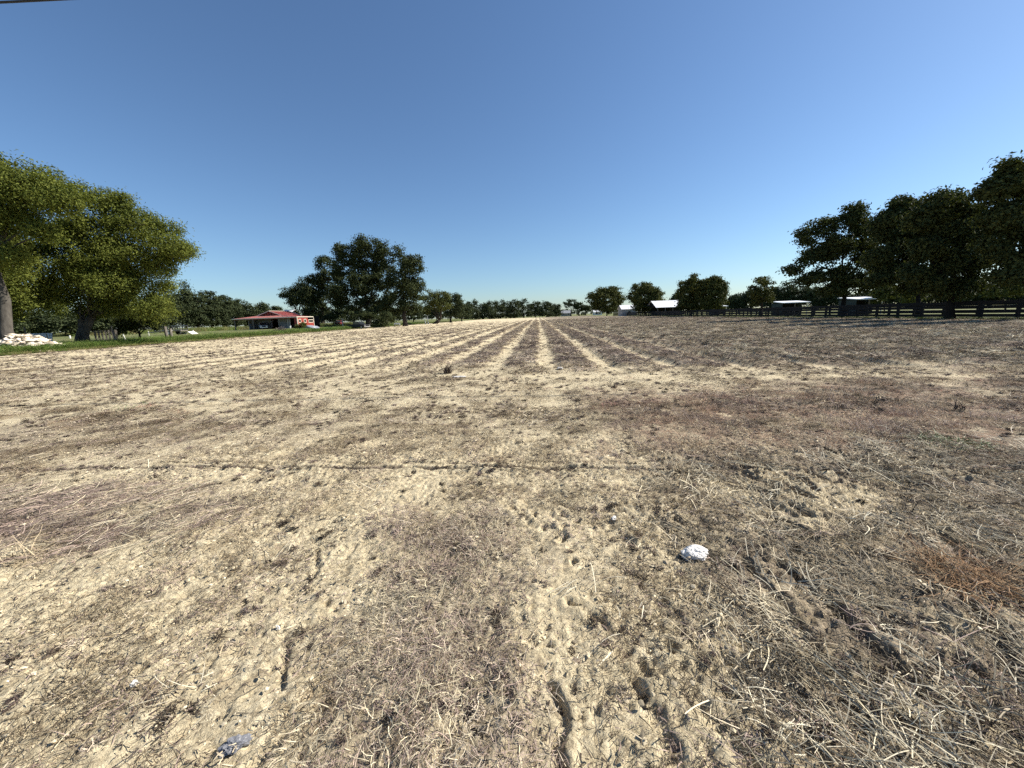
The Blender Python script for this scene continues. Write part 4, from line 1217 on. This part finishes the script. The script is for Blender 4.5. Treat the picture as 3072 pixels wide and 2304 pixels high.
for k in range(13):
    xx = -15.0 + k * 1.2
    t1 = min(1.0, max(0.0, (min(-5.6, max(-11.6, xx)) - xx) / 4 + 1)) if False else 1.0
    xe = min(-5.7, max(-11.5, xx))
    bp('roof_seam', MB().bar((xx, -.24, ZE + .03), (xx + (xe - xx) * 1.0, 2.98, ZM + .03), .03, .04), MAT['pink_roof'], pf)
bp('ridge_cap', MB().bar((XR, 2.55, ZP + .03), (XR, 10.35, ZP + .03), .3, .07), MAT['cream_trim'])
for a, b in (((XR, 2.56, ZP - .03), (X0 - .4, 2.56, ZM - .10)), ((XR, 2.56, ZP - .03), (X1 + .4, 2.56, ZM - .10)), ((XR, 10.33, ZP + .0), (X1 + .4, 10.33, ZM - .05))):
    bp('gable_trim', MB().bar(a, b, .05, .17), MAT['cream_trim'])
bp('gable_wall', MB().prism([(X0, ZM - .1), (X1, ZM - .1), (XR, ZP - .12)], 'y', 2.95, 3.05), MAT['red_wall'])
for k in range(7):
    xx = X0 + .9 + k * .62
    zt = ZM + (ZP - ZM) * (1 - abs(xx - XR) / 2.95) - .16
    bp('gable_batten', MB().box(xx - .05, xx + .05, 2.90, 2.947, ZM - .08, zt), MAT['dark'])
# walls under the roof
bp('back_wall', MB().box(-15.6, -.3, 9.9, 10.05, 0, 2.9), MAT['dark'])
bp('left_wall', MB().box(-13.0, -12.9, 1.2, 9.9, 0, 2.9), MAT['grey_metal'])
bp('stall_wall', MB().box(-12.88, -9.3, 4.0, 4.1, 0, 2.85), MAT['grey_metal'])
bp('stall_wall', MB().box(-6.9, -4.6, 3.2, 3.3, 0, 2.85), MAT['grey_metal'])
bp('stall_wall', MB().box(-4.2, -3.4, 2.6, 2.7, 0, 2.6), MAT['galv'])
bp('inner_door', MB().box(-1.7, -.8, 2.4, 2.5, 0, 2.2), MAT['galv'])
bp('porch_beam', MB().bar((-15.6, 0.02, 2.5), (-.1, 0.02, 2.5), .12, .2), MAT['red_wall'])
for xx in (-15.5, -10.9, -4.45, -2.1):
    bp('porch_post', MB().box(xx - .09, xx + .09, -.07, .11, -.05, 2.45), MAT['old_wood'])
rw = bp('right_wall', MB().box(-.06, .06, .1, 4.3, 0, 2.6), MAT['red_wall'])
bp('right_wall', MB().box(-.05, .05, 4.32, 6.7, 0, 2.02), MAT['red_wall'])
bp('front_wall', MB().box(-.75, -.1, .12, .2, 0, 2.6), MAT['red_wall'])
bp('corner_trim', MB().box(-.02, .14, -.04, .098, -.02, 2.62), MAT['cream_trim'])
bp('corner_trim', MB().box(-.04, .10, 6.72, 6.85, -.02, 2.5), MAT['cream_trim'])
for y0, y1 in ((.55, 1.45), (2.65, 3.55), (4.6, 6.5)):
    z0, z1 = (1.35, 2.1) if y1 < 4 else (1.3, 1.95)
    w = bp('window', MB().box(.055, .07, y0, y1, z0, z1), MAT['dark'])
    for a, b in (((y0, z0), (y1, z0)), ((y0, z1), (y1, z1)), ((y0, z0), (y0, z1)), ((y1, z0), (y1, z1))):
        bp('frame', MB().bar((.075, *a), (.075, *b), .03, .11) if a[1] == b[1] else MB().bar((.075, *a), (.075, *b), .11, .03, (1, 0, 0)), MAT['cream_trim'], w)
bp('pad', MB().box(-15.8, .4, -.6, 10.2, -.3, .02), MAT['concrete'])
bp('work_bench', MB().box(-3.9, -2.4, 4.2, 4.9, 0.02, .95), MAT['old_wood'])

def gable_house(name, label, cat, px0, px1, Y, z_eave, z_ridge, depth, wall, roof, group=None, porch=False):
    a, b = foot(px0, Y), foot(px1, Y)
    x0, x1 = a[0], b[0]
    t = thing(name, label, cat, (x0, Y, a[2]), 0, group)
    w = x1 - x0
    if porch:
        for xx in np.linspace(0.3, w - .3, 5):
            MB().box(xx - .08, xx + .08, 0.1, .26, 0, z_eave).build('post', MAT['old_wood'], t)
        MB().box(0.1, w - .1, depth * .55, depth * .55 + .1, 0, z_eave).build('wall', MAT['dark'], t)
        MB().box(w * .2, w * .42, depth * .3, depth * .5, 0, 1.2).build('hay_stack', MAT['old_wood'], t)
    else:
        MB().box(0, w, 0, depth, 0, z_eave).build('wall', wall, t)
        for k in range(max(1, int(w / 3))):
            xx = (k + .5) * w / max(1, int(w / 3))
            wd = MB().box(xx - .45, xx + .45, -.02, -.003, 1.0, 2.0).build('window', MAT['glass'], t)
            MB().bar((xx - .5, -.03, .96), (xx + .5, -.03, .96), .05, .08).build('sill', MAT['white_paint'], wd)
    mb = MB()
    o = .4
    sheet(mb, (-o, -o, z_eave - .05), (w + o, -o, z_eave - .05), (w + o, depth / 2, z_ridge), (-o, depth / 2, z_ridge), .08)
    mb.build('roof', roof, t)
    sheet(MB(), (w + o, depth + o, z_eave - .05), (-o, depth + o, z_eave - .05), (-o, depth / 2, z_ridge), (w + o, depth / 2, z_ridge), .08).build('roof', roof, t)
    for xx in (0.0, w):
        MB().prism([(0, z_eave), (depth, z_eave), (depth / 2, z_ridge - .1)], 'x', xx - .04, xx + .04).build('gable', wall, t)
    return t
gable_house('pole_barn', 'open pole barn with a broad white metal roof between the young trees', 'barn', 1970, 2066, 126, 2.75, 4.9, 11, MAT['dark'], MAT['white_roof'], porch=True)
gable_house('stable', 'grey-walled house with pale roof half hidden by the second round tree', 'house', 1866, 1908, 165, 2.9, 4.6, 8, MAT['grey_metal'], MAT['white_roof'])
gable_house('far_house', 'low grey-roofed house far off at the end of the rows', 'house', 1684, 1712, 345, 2.6, 5.0, 9, MAT['grey_metal'], MAT['grey_metal'])
gable_house('far_shed', 'low white building far off under the first round tree', 'shed', 1782, 1806, 330, 2.6, 4.2, 8, MAT['white_paint'], MAT['white_roof'])
gable_house('white_roofed_shed', 'shed whose white roof peeks over the red barn ridge', 'shed', 846, 868, 118, 4.3, 5.6, 6, MAT['dark'], MAT['white_roof'])

def shelter(label, px0, px1, Y, wall_y):
    """open-fronted run-in shelter"""
    a = foot(px0, Y)
    b = foot(px1, Y)
    w = b[0] - a[0]
    t = thing('run_in_shelter', label, 'shelter', (a[0], Y, a[2]), 0, 'white-roofed shelters in the pasture')
    D = wall_y
    MB().box(0, .06, 0, D, 0, 2.22).build('side_wall', MAT['green_wall'], t)
    MB().box(w - .06, w, D * .5, D, 0, 2.25).build('side_wall', MAT['green_wall'], t)
    MB().box(.07, w - .07, D - .07, D, 0, 2.2).build('back_wall', MAT['dark'], t)
    for xx in (w * .5, w - .1):
        MB().box(xx - .06, xx + .06, .02, .14, 0, 2.24).build('post', MAT['white_paint'] if xx > w * .6 else MAT['old_wood'], t)
    MB().prism([(-.35, 2.24), (-.35, 2.36), (D + .2, 2.70), (D + .2, 2.58)], 'x', -.15, w + .25).build('roof', MAT['white_roof'], t)
    return t
shelter('left one of the two white-roofed shelters behind the fence', 2343, 2420, 78, 3.4)
shelter('right one of the two white-roofed shelters, under the big trees', 2562, 2642, 62, 3.4)
shelter('small far shelter with a white roof line right of the young tree pair', 2140, 2178, 112, 3.4)

# ------------------------------------------------------------------ vehicles and yard things
def wheel(parent, x, y, r=0.34, w=0.22):
    wo_ = MB().tube([(x, y - w / 2, r), (x, y + w / 2, r)], r, 16).build('wheel', MAT['rubber'], parent)
    s = 1 if y > 0 else -1
    MB().tube([(x, y + s * (w / 2 - .01), r), (x, y + s * (w / 2 + .015), r)], r * .6, 12).build('rim', MAT['chrome'], wo_)
def car(name, label, loc, rz, paint, L=4.5, W=1.78, kind='suv', group=None):
    t = thing(name, label, 'car', loc, rz, group)
    h = W / 2
    body = [(-L / 2, .35), (-L / 2, .95), (-L / 2 + .25, 1.02), (L / 2 - 1.1, 1.02), (L / 2 - .1, .9), (L / 2, .7), (L / 2, .35)]
    MB().prism(body, 'y', -h, h).build('body', paint, t, False, 0.06)
    rear = -L / 2 + (.25 if kind == 'suv' else 1.7 if kind == 'pickup' else .9)
    cab = [(rear, 1.0), (rear + .2, 1.62), (L / 2 - 1.9, 1.62), (L / 2 - 1.2, 1.0)]
    MB().prism(cab, 'y', -h + .1, h - .1).build('cabin', paint, t, False, 0.05)
    for s in (-1, 1):
        y0 = s * (h - .1)
        win = [(rear + .18, 1.05), (rear + .30, 1.54), (L / 2 - 1.98, 1.54), (L / 2 - 1.42, 1.05)]
        MB().prism(win, 'y', y0 - s * .01, y0 + s * .012).build('side_window', MAT['glass'], t)
    f0, f1 = np.array((L / 2 - 1.22, 1.05)), np.array((L / 2 - 1.86, 1.56))
    MB().add([(f0[0] + .03, -h + .2, f0[1]), (f0[0] + .03, h - .2, f0[1]), (f1[0] + .03, h - .25, f1[1]), (f1[0] + .03, -h + .25, f1[1]),
              (f0[0] - .02, -h + .2, f0[1]), (f0[0] - .02, h - .2, f0[1]), (f1[0] - .02, h - .25, f1[1]), (f1[0] - .02, -h + .25, f1[1])],
             [(0, 1, 2, 3), (7, 6, 5, 4), (0, 4, 5, 1), (1, 5, 6, 2), (2, 6, 7, 3), (3, 7, 4, 0)]).build('windscreen', MAT['glass'], t)
    for s in (-1, 1):
        MB().tube([(L / 2 - .02, s * (h - .28), .76), (L / 2 + .03, s * (h - .28), .76)], .12, 10).build('headlight', MAT['chrome'], t)
        MB().box(-L / 2 - .03, -L / 2 + .01, s * (h - .2) - .1, s * (h - .2) + .1, .72, .9).build('tail_light', MAT['red_car'], t)
        for xx in (-L / 2 + .85, L / 2 - .85):
            wheel(t, xx, s * (h - .08))
    MB().box(L / 2 - .02, L / 2 + .09, -h + .05, h - .05, .38, .52).build('bumper', MAT['chrome'], t, False, .02)
    MB().box(L / 2 + .0, L / 2 + .035, -h + .45, h - .45, .6, .82).build('grille', MAT['dark'], t)
    return t
car('parked_pickup', 'black vehicle with bright headlights parked under the tall oak', foot(1074, 88), R_(-20), MAT['black_car'], 5.2, 1.95, 'pickup')
car('parked_car', 'small dark red car parked far back under the oaks', foot(1016, 112), R_(-75), MAT['red_car'], 4.3, 1.7, 'sedan')
p = (B[0] - 10.0, B[1] + 2.0, B[2] + .02)
car('parked_car', 'silver car parked inside the open red barn', p, R_(-50), MAT['grey_car'], 4.2, 1.7, 'suv')

# utility trailer with slatted sides
T0 = foot(512, 58)
tr = thing('utility_trailer', 'grey utility trailer with slatted sides parked on the lawn', 'trailer', T0, R_(12))
MB().box(-2.0, 1.7, -.85, .85, .55, .68).build('bed', MAT['old_wood'], tr)
for s in (-1, 1):
    yy = s * .86
    for zz in (.78, 1.42):
        MB().bar((-2.0, yy, zz), (1.7, yy, zz), .05, .07).build('rail', MAT['galv'], tr)
    for k in range(11):
        xx = -1.95 + k * .36
        MB().box(xx - .06, xx + .06, yy - .018, yy + .018, .69, 1.46).build('slat', MAT['old_wood'], tr)
    w = MB().tube([(.1, s * 1.0 - .1, .34), (.1, s * 1.0 + .1, .34)], .34, 14).build('wheel', MAT['rubber'], tr)
    MB().tube([(.1, s * 1.1 - .012 * s, .34), (.1, s * 1.1 + .012 * s, .34)], .2, 12).build('rim', MAT['white_paint'], w)
    MB().prism([(-.35, .62), (-.3, .78), (.5, .78), (.55, .62)], 'y', s * .9, s * 1.14).build('fender', MAT['white_paint'], tr)
tg = MB().bar((-3.6, 0, .5), (-2.0, .6, .58), .08, .1)
tg.bar((-3.6, 0, .5), (-2.0, -.6, .58), .08, .1)
tg.build('tongue', MAT['grey_metal'], tr)
MB().tube([(-3.45, 0, .05), (-3.45, 0, .75)], .04, 8).build('jack', MAT['white_paint'], tr)

def post(name, label, px, Y, h, r, mat, lean=(0, 0), cat='post', group='stakes and posts on the left verge'):
    f = foot(px, Y)
    t = MB()
    t.tube([(0, 0, -.15), (lean[0] * h * .5, lean[1] * h * .5, h * .5), (lean[0] * h, lean[1] * h, h)], [r * 1.05, r, r * .92], 9)
    o = t.build(name, mat)
    o.location = f
    return tag(o, label, cat, group)
post('wooden_post', 'leaning grey wooden post at the verge right of the forked trunk', 336, 39.5, 2.0, .085, MAT['old_wood'], (-.14, 0))
post('white_stake', 'short white stake leaning left near the dark thicket', 366, 40.5, 1.05, .05, MAT['white_paint'], (-.22, 0))
post('green_stake', 'thin stake right beside the corrugated sheet', 131, 35.2, 1.3, .04, MAT['old_wood'], (-.05, 0))
post('marker_post', 'tiny white marker post on the lawn left of the forked trunk', 198, 58, .5, .1, MAT['white_paint'])
post('marker_post', 'tiny white marker post far right of the trailer', 573, 76, .5, .12, MAT['white_paint'])
post('thick_post', 'thick grey wooden post standing in front of the trailer', 492, 46, 2.2, .17, MAT['old_wood'], (-.05, 0))
post('thick_post', 'shorter thick grey wooden post in front of the trailer', 505, 45.6, 1.5, .16, MAT['old_wood'], (0.01, 0))
post('thin_post', 'thin post rising beside the corrugated sheet, behind the rubble heap', 69, 36, 1.9, .06, MAT['old_wood'], (-.05, 0))
post('white_post', 'white post standing just left of the black vehicle under the oaks', 1027, 104, 2.1, .14, MAT['white_paint'], (0, 0), 'post', 'white posts by the oak grove')
post('white_post', 'white post in the gap between oak grove and crooked leaning tree', 1214, 110, 1.9, .1, MAT['white_paint'], (-.12, 0), 'post', 'white posts by the oak grove')
post('white_post', 'left one of two white posts right of the crooked trunk', 1276, 128, 1.6, .12, MAT['white_paint'], (-.15, 0), 'post', 'white posts by the oak grove')
post('white_post', 'right and taller one of two white posts right of the crooked trunk', 1284, 126, 2.6, .13, MAT['white_paint'], (-.06, 0), 'post', 'white posts by the oak grove')
up = thing('utility_pole', 'slim utility pole behind the forked left trunk', 'utility pole', foot(256, 76))
MB().tube([(0, 0, -.3), (-.05, 0, 9.2)], [.17, .11], 10).build('pole', MAT['old_wood'], up)
MB().bar((-1.1, -.14, 8.5), (1.1, -.14, 8.5), .1, .12).build('crossarm', MAT['old_wood'], up)
for xx in (-.95, 0.6, .95):
    MB().tube([(xx, -.14, 8.56), (xx, -.14, 8.75)], [.05, .035], 8).build('insulator', MAT['white_paint'], up)

# corrugated sheet
f = foot(100, 35.5)
t = MB()
nx = 46
v = []
for k in range(nx):
    u = k / (nx - 1) * 2.9
    o = .035 * math.sin(k * math.pi / 2.5)
    for zz, yy in ((0, 0), (1.25, .18)):
        v += [(u - 1.45, yy + o, zz), (u - 1.45, yy + o + .012, zz)]
fc = []
for k in range(nx - 1):
    a, b = k * 4, k * 4 + 4
    fc += [(a, b, b + 2, a + 2), (a + 1, a + 3, b + 3, b + 1), (a + 2, b + 2, b + 3, a + 3), (a, a + 1, b + 1, b)]
t.add(v, fc)
o = t.build('corrugated_sheet', MAT['galv'])
o.location = f
tag(o, 'grey corrugated metal sheet standing behind the rubble heap', 'metal sheet')
# standing pallet
f = foot(306, 41.5)
t = thing('wooden_pallet', 'dark slatted wooden pallet standing on edge left of the leaning post', 'pallet', f, R_(35))
for k in range(7):
    MB().box(-.9 + k * .29, -.72 + k * .29, -.012, .012, 0, 1.35).build('slat', MAT['old_wood'], t)
for zz in (.2, 1.1):
    MB().box(-.95, 1.05, .014, .06, zz, zz + .09).build('rail', MAT['old_wood'], t)

# heap of pale rubble
g = np.random.default_rng(77)
f = foot(82, 31.8)
t = thing('rubble_heap', 'heap of cream-white broken rubble beside the leftmost trunk', 'rubble heap', f, R_(38))
def rock_mesh(seed):
    V, F = lumps(1, 0.0, (1, 1.001), seed)
    V = V - V.mean(0)
    V = V / np.abs(V).max()
    return mesh_np('rock', V, F, MAT['rock'])
RM = [rock_mesh(900 + i) for i in range(7)]
for k in range(230):
    a, r = g.uniform(0, 6.28), math.sqrt(g.uniform(0, 1))
    lx, ly = 2.6 * r * math.cos(a), 1.5 * r * math.sin(a)
    top = 1.75 * max(0, 1 - (abs(lx + .55) / 2.7) ** 1.3) * max(0.1, 1 - (abs(ly) / 1.7) ** 1.5)
    o = link(bpy.data.objects.new('rock', RM[k % 7]), t)
    o.location = (lx, ly, max(.05, top * (0.8 + .2 * g.uniform())))
    s = g.uniform(.14, .30)
    o.scale = (s * g.uniform(1, 1.7), s, s * g.uniform(.5, .8))
    o.rotation_euler = (g.normal(0, .3), g.normal(0, .3), g.uniform(0, 6.28))
MBc = MB().add([(-2.5, -1.3, -.1), (2.4, -1.3, -.1), (2.4, 1.3, -.1), (-2.5, 1.3, -.1), (-.8, -.2, 1.1), (0, -.2, 1.0), (0, .3, 1.0), (-.8, .3, 1.1)],
               [(3, 2, 1, 0), (4, 5, 6, 7), (0, 1, 5, 4), (1, 2, 6, 5), (2, 3, 7, 6), (3, 0, 4, 7)])
MBc.build('heap_core', MAT['rock'], t)

# brush pile
f = foot(838, 66)
g = np.random.default_rng(78)
t = thing('brush_pile', 'grey-brown pile of cut branches in front of the red barn', 'brush pile', f)
mb, ml = MB(), MB()
for k in range(260):
    a, r = g.uniform(0, 6.28), math.sqrt(g.uniform()) * 1.0
    c = np.array([1.7 * r * math.cos(a), 1.1 * r * math.sin(a), 0])
    c[2] = 1.4 * max(0.05, 1 - r ** 1.4) * g.uniform(.3, 1.0)
    d = g.normal(0, 1, 3) * [1, 1, .55]
    d /= np.linalg.norm(d)
    L = g.uniform(.35, .9)
    rr_ = g.uniform(.012, .04)
    a0, b0 = c - d * L / 2, c + d * L / 2
    a0[2], b0[2] = max(a0[2], .02), max(b0[2], .02)
    (mb if k % 3 else ml).tube([a0, (a0 + b0) / 2 + g.normal(0, .05, 3), b0], [rr_, rr_ * .8, rr_ * .4], 4)
mb.build('branches', MAT['twig'], t)
ml.build('bare_branches', MAT['old_wood'], t)
for c0, r0, r1 in (((-1.5, -.9, .12), .16, .14), ((-2.1, -.6, .1), .13, .11)):
    MB().tube([np.array(c0) - [.9, .3, 0], np.array(c0) + [.9, .25, .05]], [r0, r1], 9).build('log', MAT['bark'], t)

# tarp-covered pile
def blob(name, rad, seed, mat, sub=4, amp=.25, freq=2.2, parent=None, flat=0.0, ridge_=False):
    import bmesh
    bm = bmesh.new()
    bmesh.ops.create_icosphere(bm, subdivisions=sub, radius=1)
    V = np.array([v.co[:] for v in bm.verts])
    F = np.array([[v.index for v in fc.verts] for fc in bm.faces])
    bm.free()
    n = fbm(V[:, 0] * freq + V[:, 2] * 1.7 * freq + 9, V[:, 1] * freq - V[:, 2] * 1.3 * freq + 5, seed, 4)
    n2 = fbm(V[:, 0] * freq * 2 - V[:, 2] * freq + 2, V[:, 1] * freq * 2 + V[:, 2] * freq, seed + 5, 3)
    k = 1 + amp * (n - .5) * 2 - (amp * 1.1 * np.abs(n2 - .5) * 2 if ridge_ else 0)
    V = V * k[:, None] * np.array(rad)
    V[:, 2] = np.maximum(V[:, 2], -flat)
    me = mesh_np(name, V, F, mat, not ridge_)
    return link(bpy.data.objects.new(name, me), parent)
f = foot(932, 78)
t = thing('covered_pile', 'pile under a pale blue-grey tarpaulin right of the barn', 'tarpaulin', f)
blob('tarpaulin', (1.75, 1.1, 1.05), 31, MAT['tarp'], 4, .22, 2.0, t, .05)
tree('bush', 'small green bush left of the tarpaulin pile', 'bush', foot(902, 76), plobes(76, [(905, 977, 14, 9), (893, 980, 9, 7)]), 1500, (.22, .12), MAT['leaf_shrub'], BK, .06, 66, .2, .4)
f = (B[0] - 1.6, B[1] - .35, B[2] + .02)
t = thing('bucket', 'white bucket standing at the red barn corner', 'bucket', f)
MB().tube([(0, 0, 0), (0, 0, .62)], [.2, .27], 14).build('pail', MAT['white_paint'], t)
MB().tube([(-.27, 0, .6), (-.15, 0, .74), (.15, 0, .74), (.27, 0, .6)], .012, 5).build('handle', MAT['galv'], t)
# tin canopy lying on the lawn
f = foot(560, 60)
o = MB().prism([(-1.1, 0), (-.7, .42), (.35, .45), (1.1, 0.0), (1.0, 0.0), (.33, .40), (-.68, .37), (-1.0, 0)], 'y', -.6, .6).build('white_canopy', MAT['white_paint'])
o.location = f
tag(o, 'bent white metal canopy lying on the lawn right of the trailer', 'metal canopy')
f = foot(1190, 98)
t = thing('bench', 'pale plank bench under the right oak at the field edge', 'bench', f)
MB().box(-.8, .8, -.2, .2, .62, .70).build('seat', MAT['white_paint'], t)
MB().box(-.8, .8, .16, .2, .74, 1.0).build('backrest', MAT['white_paint'], t)
for xx in (-.65, .65):
    MB().box(xx - .05, xx + .05, -.18, .18, 0, .615).build('leg', MAT['old_wood'], t)

# cable overhead at the top left corner
a, b = at(0, 7, 11.0), at(140, 0, 11.0)
s = (b - a) / (b[0] - a[0])
pts = []
for k in range(41):
    xx = -48 + 72 * k / 40
    q = a + s * (xx - a[0])
    q[2] += 0.0016 * ((xx - a[0]) * (xx - b[0]))
    pts.append(q)
o = MB().tube(pts, .028, 6).build('overhead_cable', MAT['wire'])
tag(o, 'black overhead cable cutting across the top left corner of the sky', 'cable')

# ------------------------------------------------------------------ litter and single plants in the foreground
def on_ground(px, py):
    p = gnd(px, py)
    return (float(p[0]), float(p[1]), gz(p[0], p[1]))
o = blob('plastic_bag', (.092, .062, .05), 41, MAT['white_plastic'], 5, .20, 1.7, None, .02, True)
p = on_ground(2083, 1672)
o.location = (p[0], p[1], p[2] + .028)
o.rotation_euler = (0.1, -.1, .2)
tag(o, 'crumpled white plastic bag lying among the straw on the right', 'plastic bag')
def film(name, label, px, py, sx, sy, mat, seed, rz=0.0, h=.012):
    o = blob(name, (sx, sy, h * 1.6), seed * 7, mat, 4, .5, 1.6, None, h * .5, True)
    p = on_ground(px, py)
    o.location = (p[0], p[1], p[2] + h * .7)
    o.rotation_euler = (0, 0, rz)
    return tag(o, label, 'plastic scrap', 'litter scraps on the soil')
film('plastic_scrap', 'grey-blue scrap of plastic film at the bottom left of centre', 705, 2238, .055, .035, MAT['blue_plastic'], 3, .4)
film('plastic_scrap', 'small white scrap right of the row of dark holes', 1842, 1558, .026, .018, MAT['white_plastic'], 4, .8)
film('plastic_scrap', 'long white strip of plastic at the foot of the dark stump', 1378, 1130, .20, .09, MAT['white_plastic'], 5, .1, .015)
film('plastic_scrap', 'white crumpled scrap at the end of a littered row right of centre', 1680, 1108, .11, .08, MAT['white_plastic'], 6, .5, .03)
film('plastic_scrap', 'tiny blue-white scrap in the lower left', 405, 2068, .016, .011, MAT['white_plastic'], 7, 1.1)
film('plastic_scrap', 'tiny white chip left of the middle groove', 835, 1893, .012, .01, MAT['white_plastic'], 8, .3)

TM = {'orange': simple('rust_straw', (0.36, 0.22, 0.11), (0.20, 0.115, 0.06), 30, .8, .2), 'tan': simple('tan_straw', (0.50, 0.41, 0.27), (0.32, 0.25, 0.16), 30, .8, .2),
      'dark': simple('dark_stalk', (0.10, 0.075, 0.062), (0.055, 0.042, 0.036), 30, .9, .1), 'weed': simple('weed_green', (0.09, 0.145, 0.03), (0.05, 0.09, 0.02), 30, .6, .3)}
def tuft(name, label, cat, px, py, n, rad, len_, wid, rise, mat, seed, group):
    V, F = strips(n, rad, len_, wid, rise, .5, None, seed, 4, 0, .25)
    o = link(bpy.data.objects.new(name, mesh_np(name, V, F, TM[mat])))
    o.location = on_ground(px, py)
    return tag(o, label, cat, group)
TG = 'single tufts on the headland'
tuft('dry_tussock', 'large rust-orange dry grass tussock near the right frame edge', 'grass tuft', 2900, 1745, 320, .22, (.12, .42), (.0025, .006), (2, 45), 'orange', 1, TG)
tuft('dry_tussock', 'pale dry grass tuft above the tyre tread marks', 'grass tuft', 2085, 1345, 130, .16, (.12, .36), (.003, .007), (15, 75), 'tan', 2, TG)
tuft('dry_tussock', 'bent pale tuft with a dark hollow left of the tread marks', 'grass tuft', 2052, 1422, 60, .07, (.14, .36), (.004, .008), (15, 75), 'tan', 3, TG)
tuft('dead_stump', 'dark broken stalk stump standing at the start of a row, left of centre', 'stump', 1343, 1118, 70, .13, (.12, .48), (.012, .035), (45, 88), 'dark', 4, TG)
tuft('dead_weed', 'dark dead weed standing alone on the right of the headland', 'dead weed', 2878, 1232, 34, .06, (.10, .30), (.006, .016), (20, 80), 'dark', 5, TG)
tuft('dead_weed', 'small dark dead weed left of the other one on the right headland', 'dead weed', 2628, 1215, 22, .04, (.08, .24), (.006, .014), (25, 85), 'dark', 6, TG)
tuft('dead_weed', 'dark sprawling dead weed alone in the left headland', 'dead weed', 806, 1268, 26, .10, (.08, .22), (.006, .016), (10, 60), 'dark', 7, TG)
tuft('green_weed', 'patch of fresh green weeds on the right of the headland', 'weeds', 2850, 1340, 240, .34, (.06, .18), (.006, .012), (5, 60), 'weed', 8, TG)
tuft('green_weed', 'second smaller green weed patch next to the bigger one on its left', 'weeds', 2690, 1432, 60, .16, (.05, .14), (.006, .011), (5, 60), 'weed', 9, TG)
tuft('green_weed', 'faint yellow-green weed patch in the left headland', 'weeds', 395, 1225, 60, .4, (.06, .16), (.005, .01), (10, 70), 'weed', 10, TG)
tuft('straw_bundle', 'arched bundle of pale straw right of the plastic bag', 'straw bundle', 2510, 1620, 60, .12, (.16, .36), (.004, .008), (4, 40), 'tan', 11, TG)
tuft('straw_bundle', 'upright pale bundle of straw at the left frame edge', 'straw bundle', 60, 1680, 46, .14, (.10, .28), (.004, .009), (10, 70), 'tan', 12, TG)
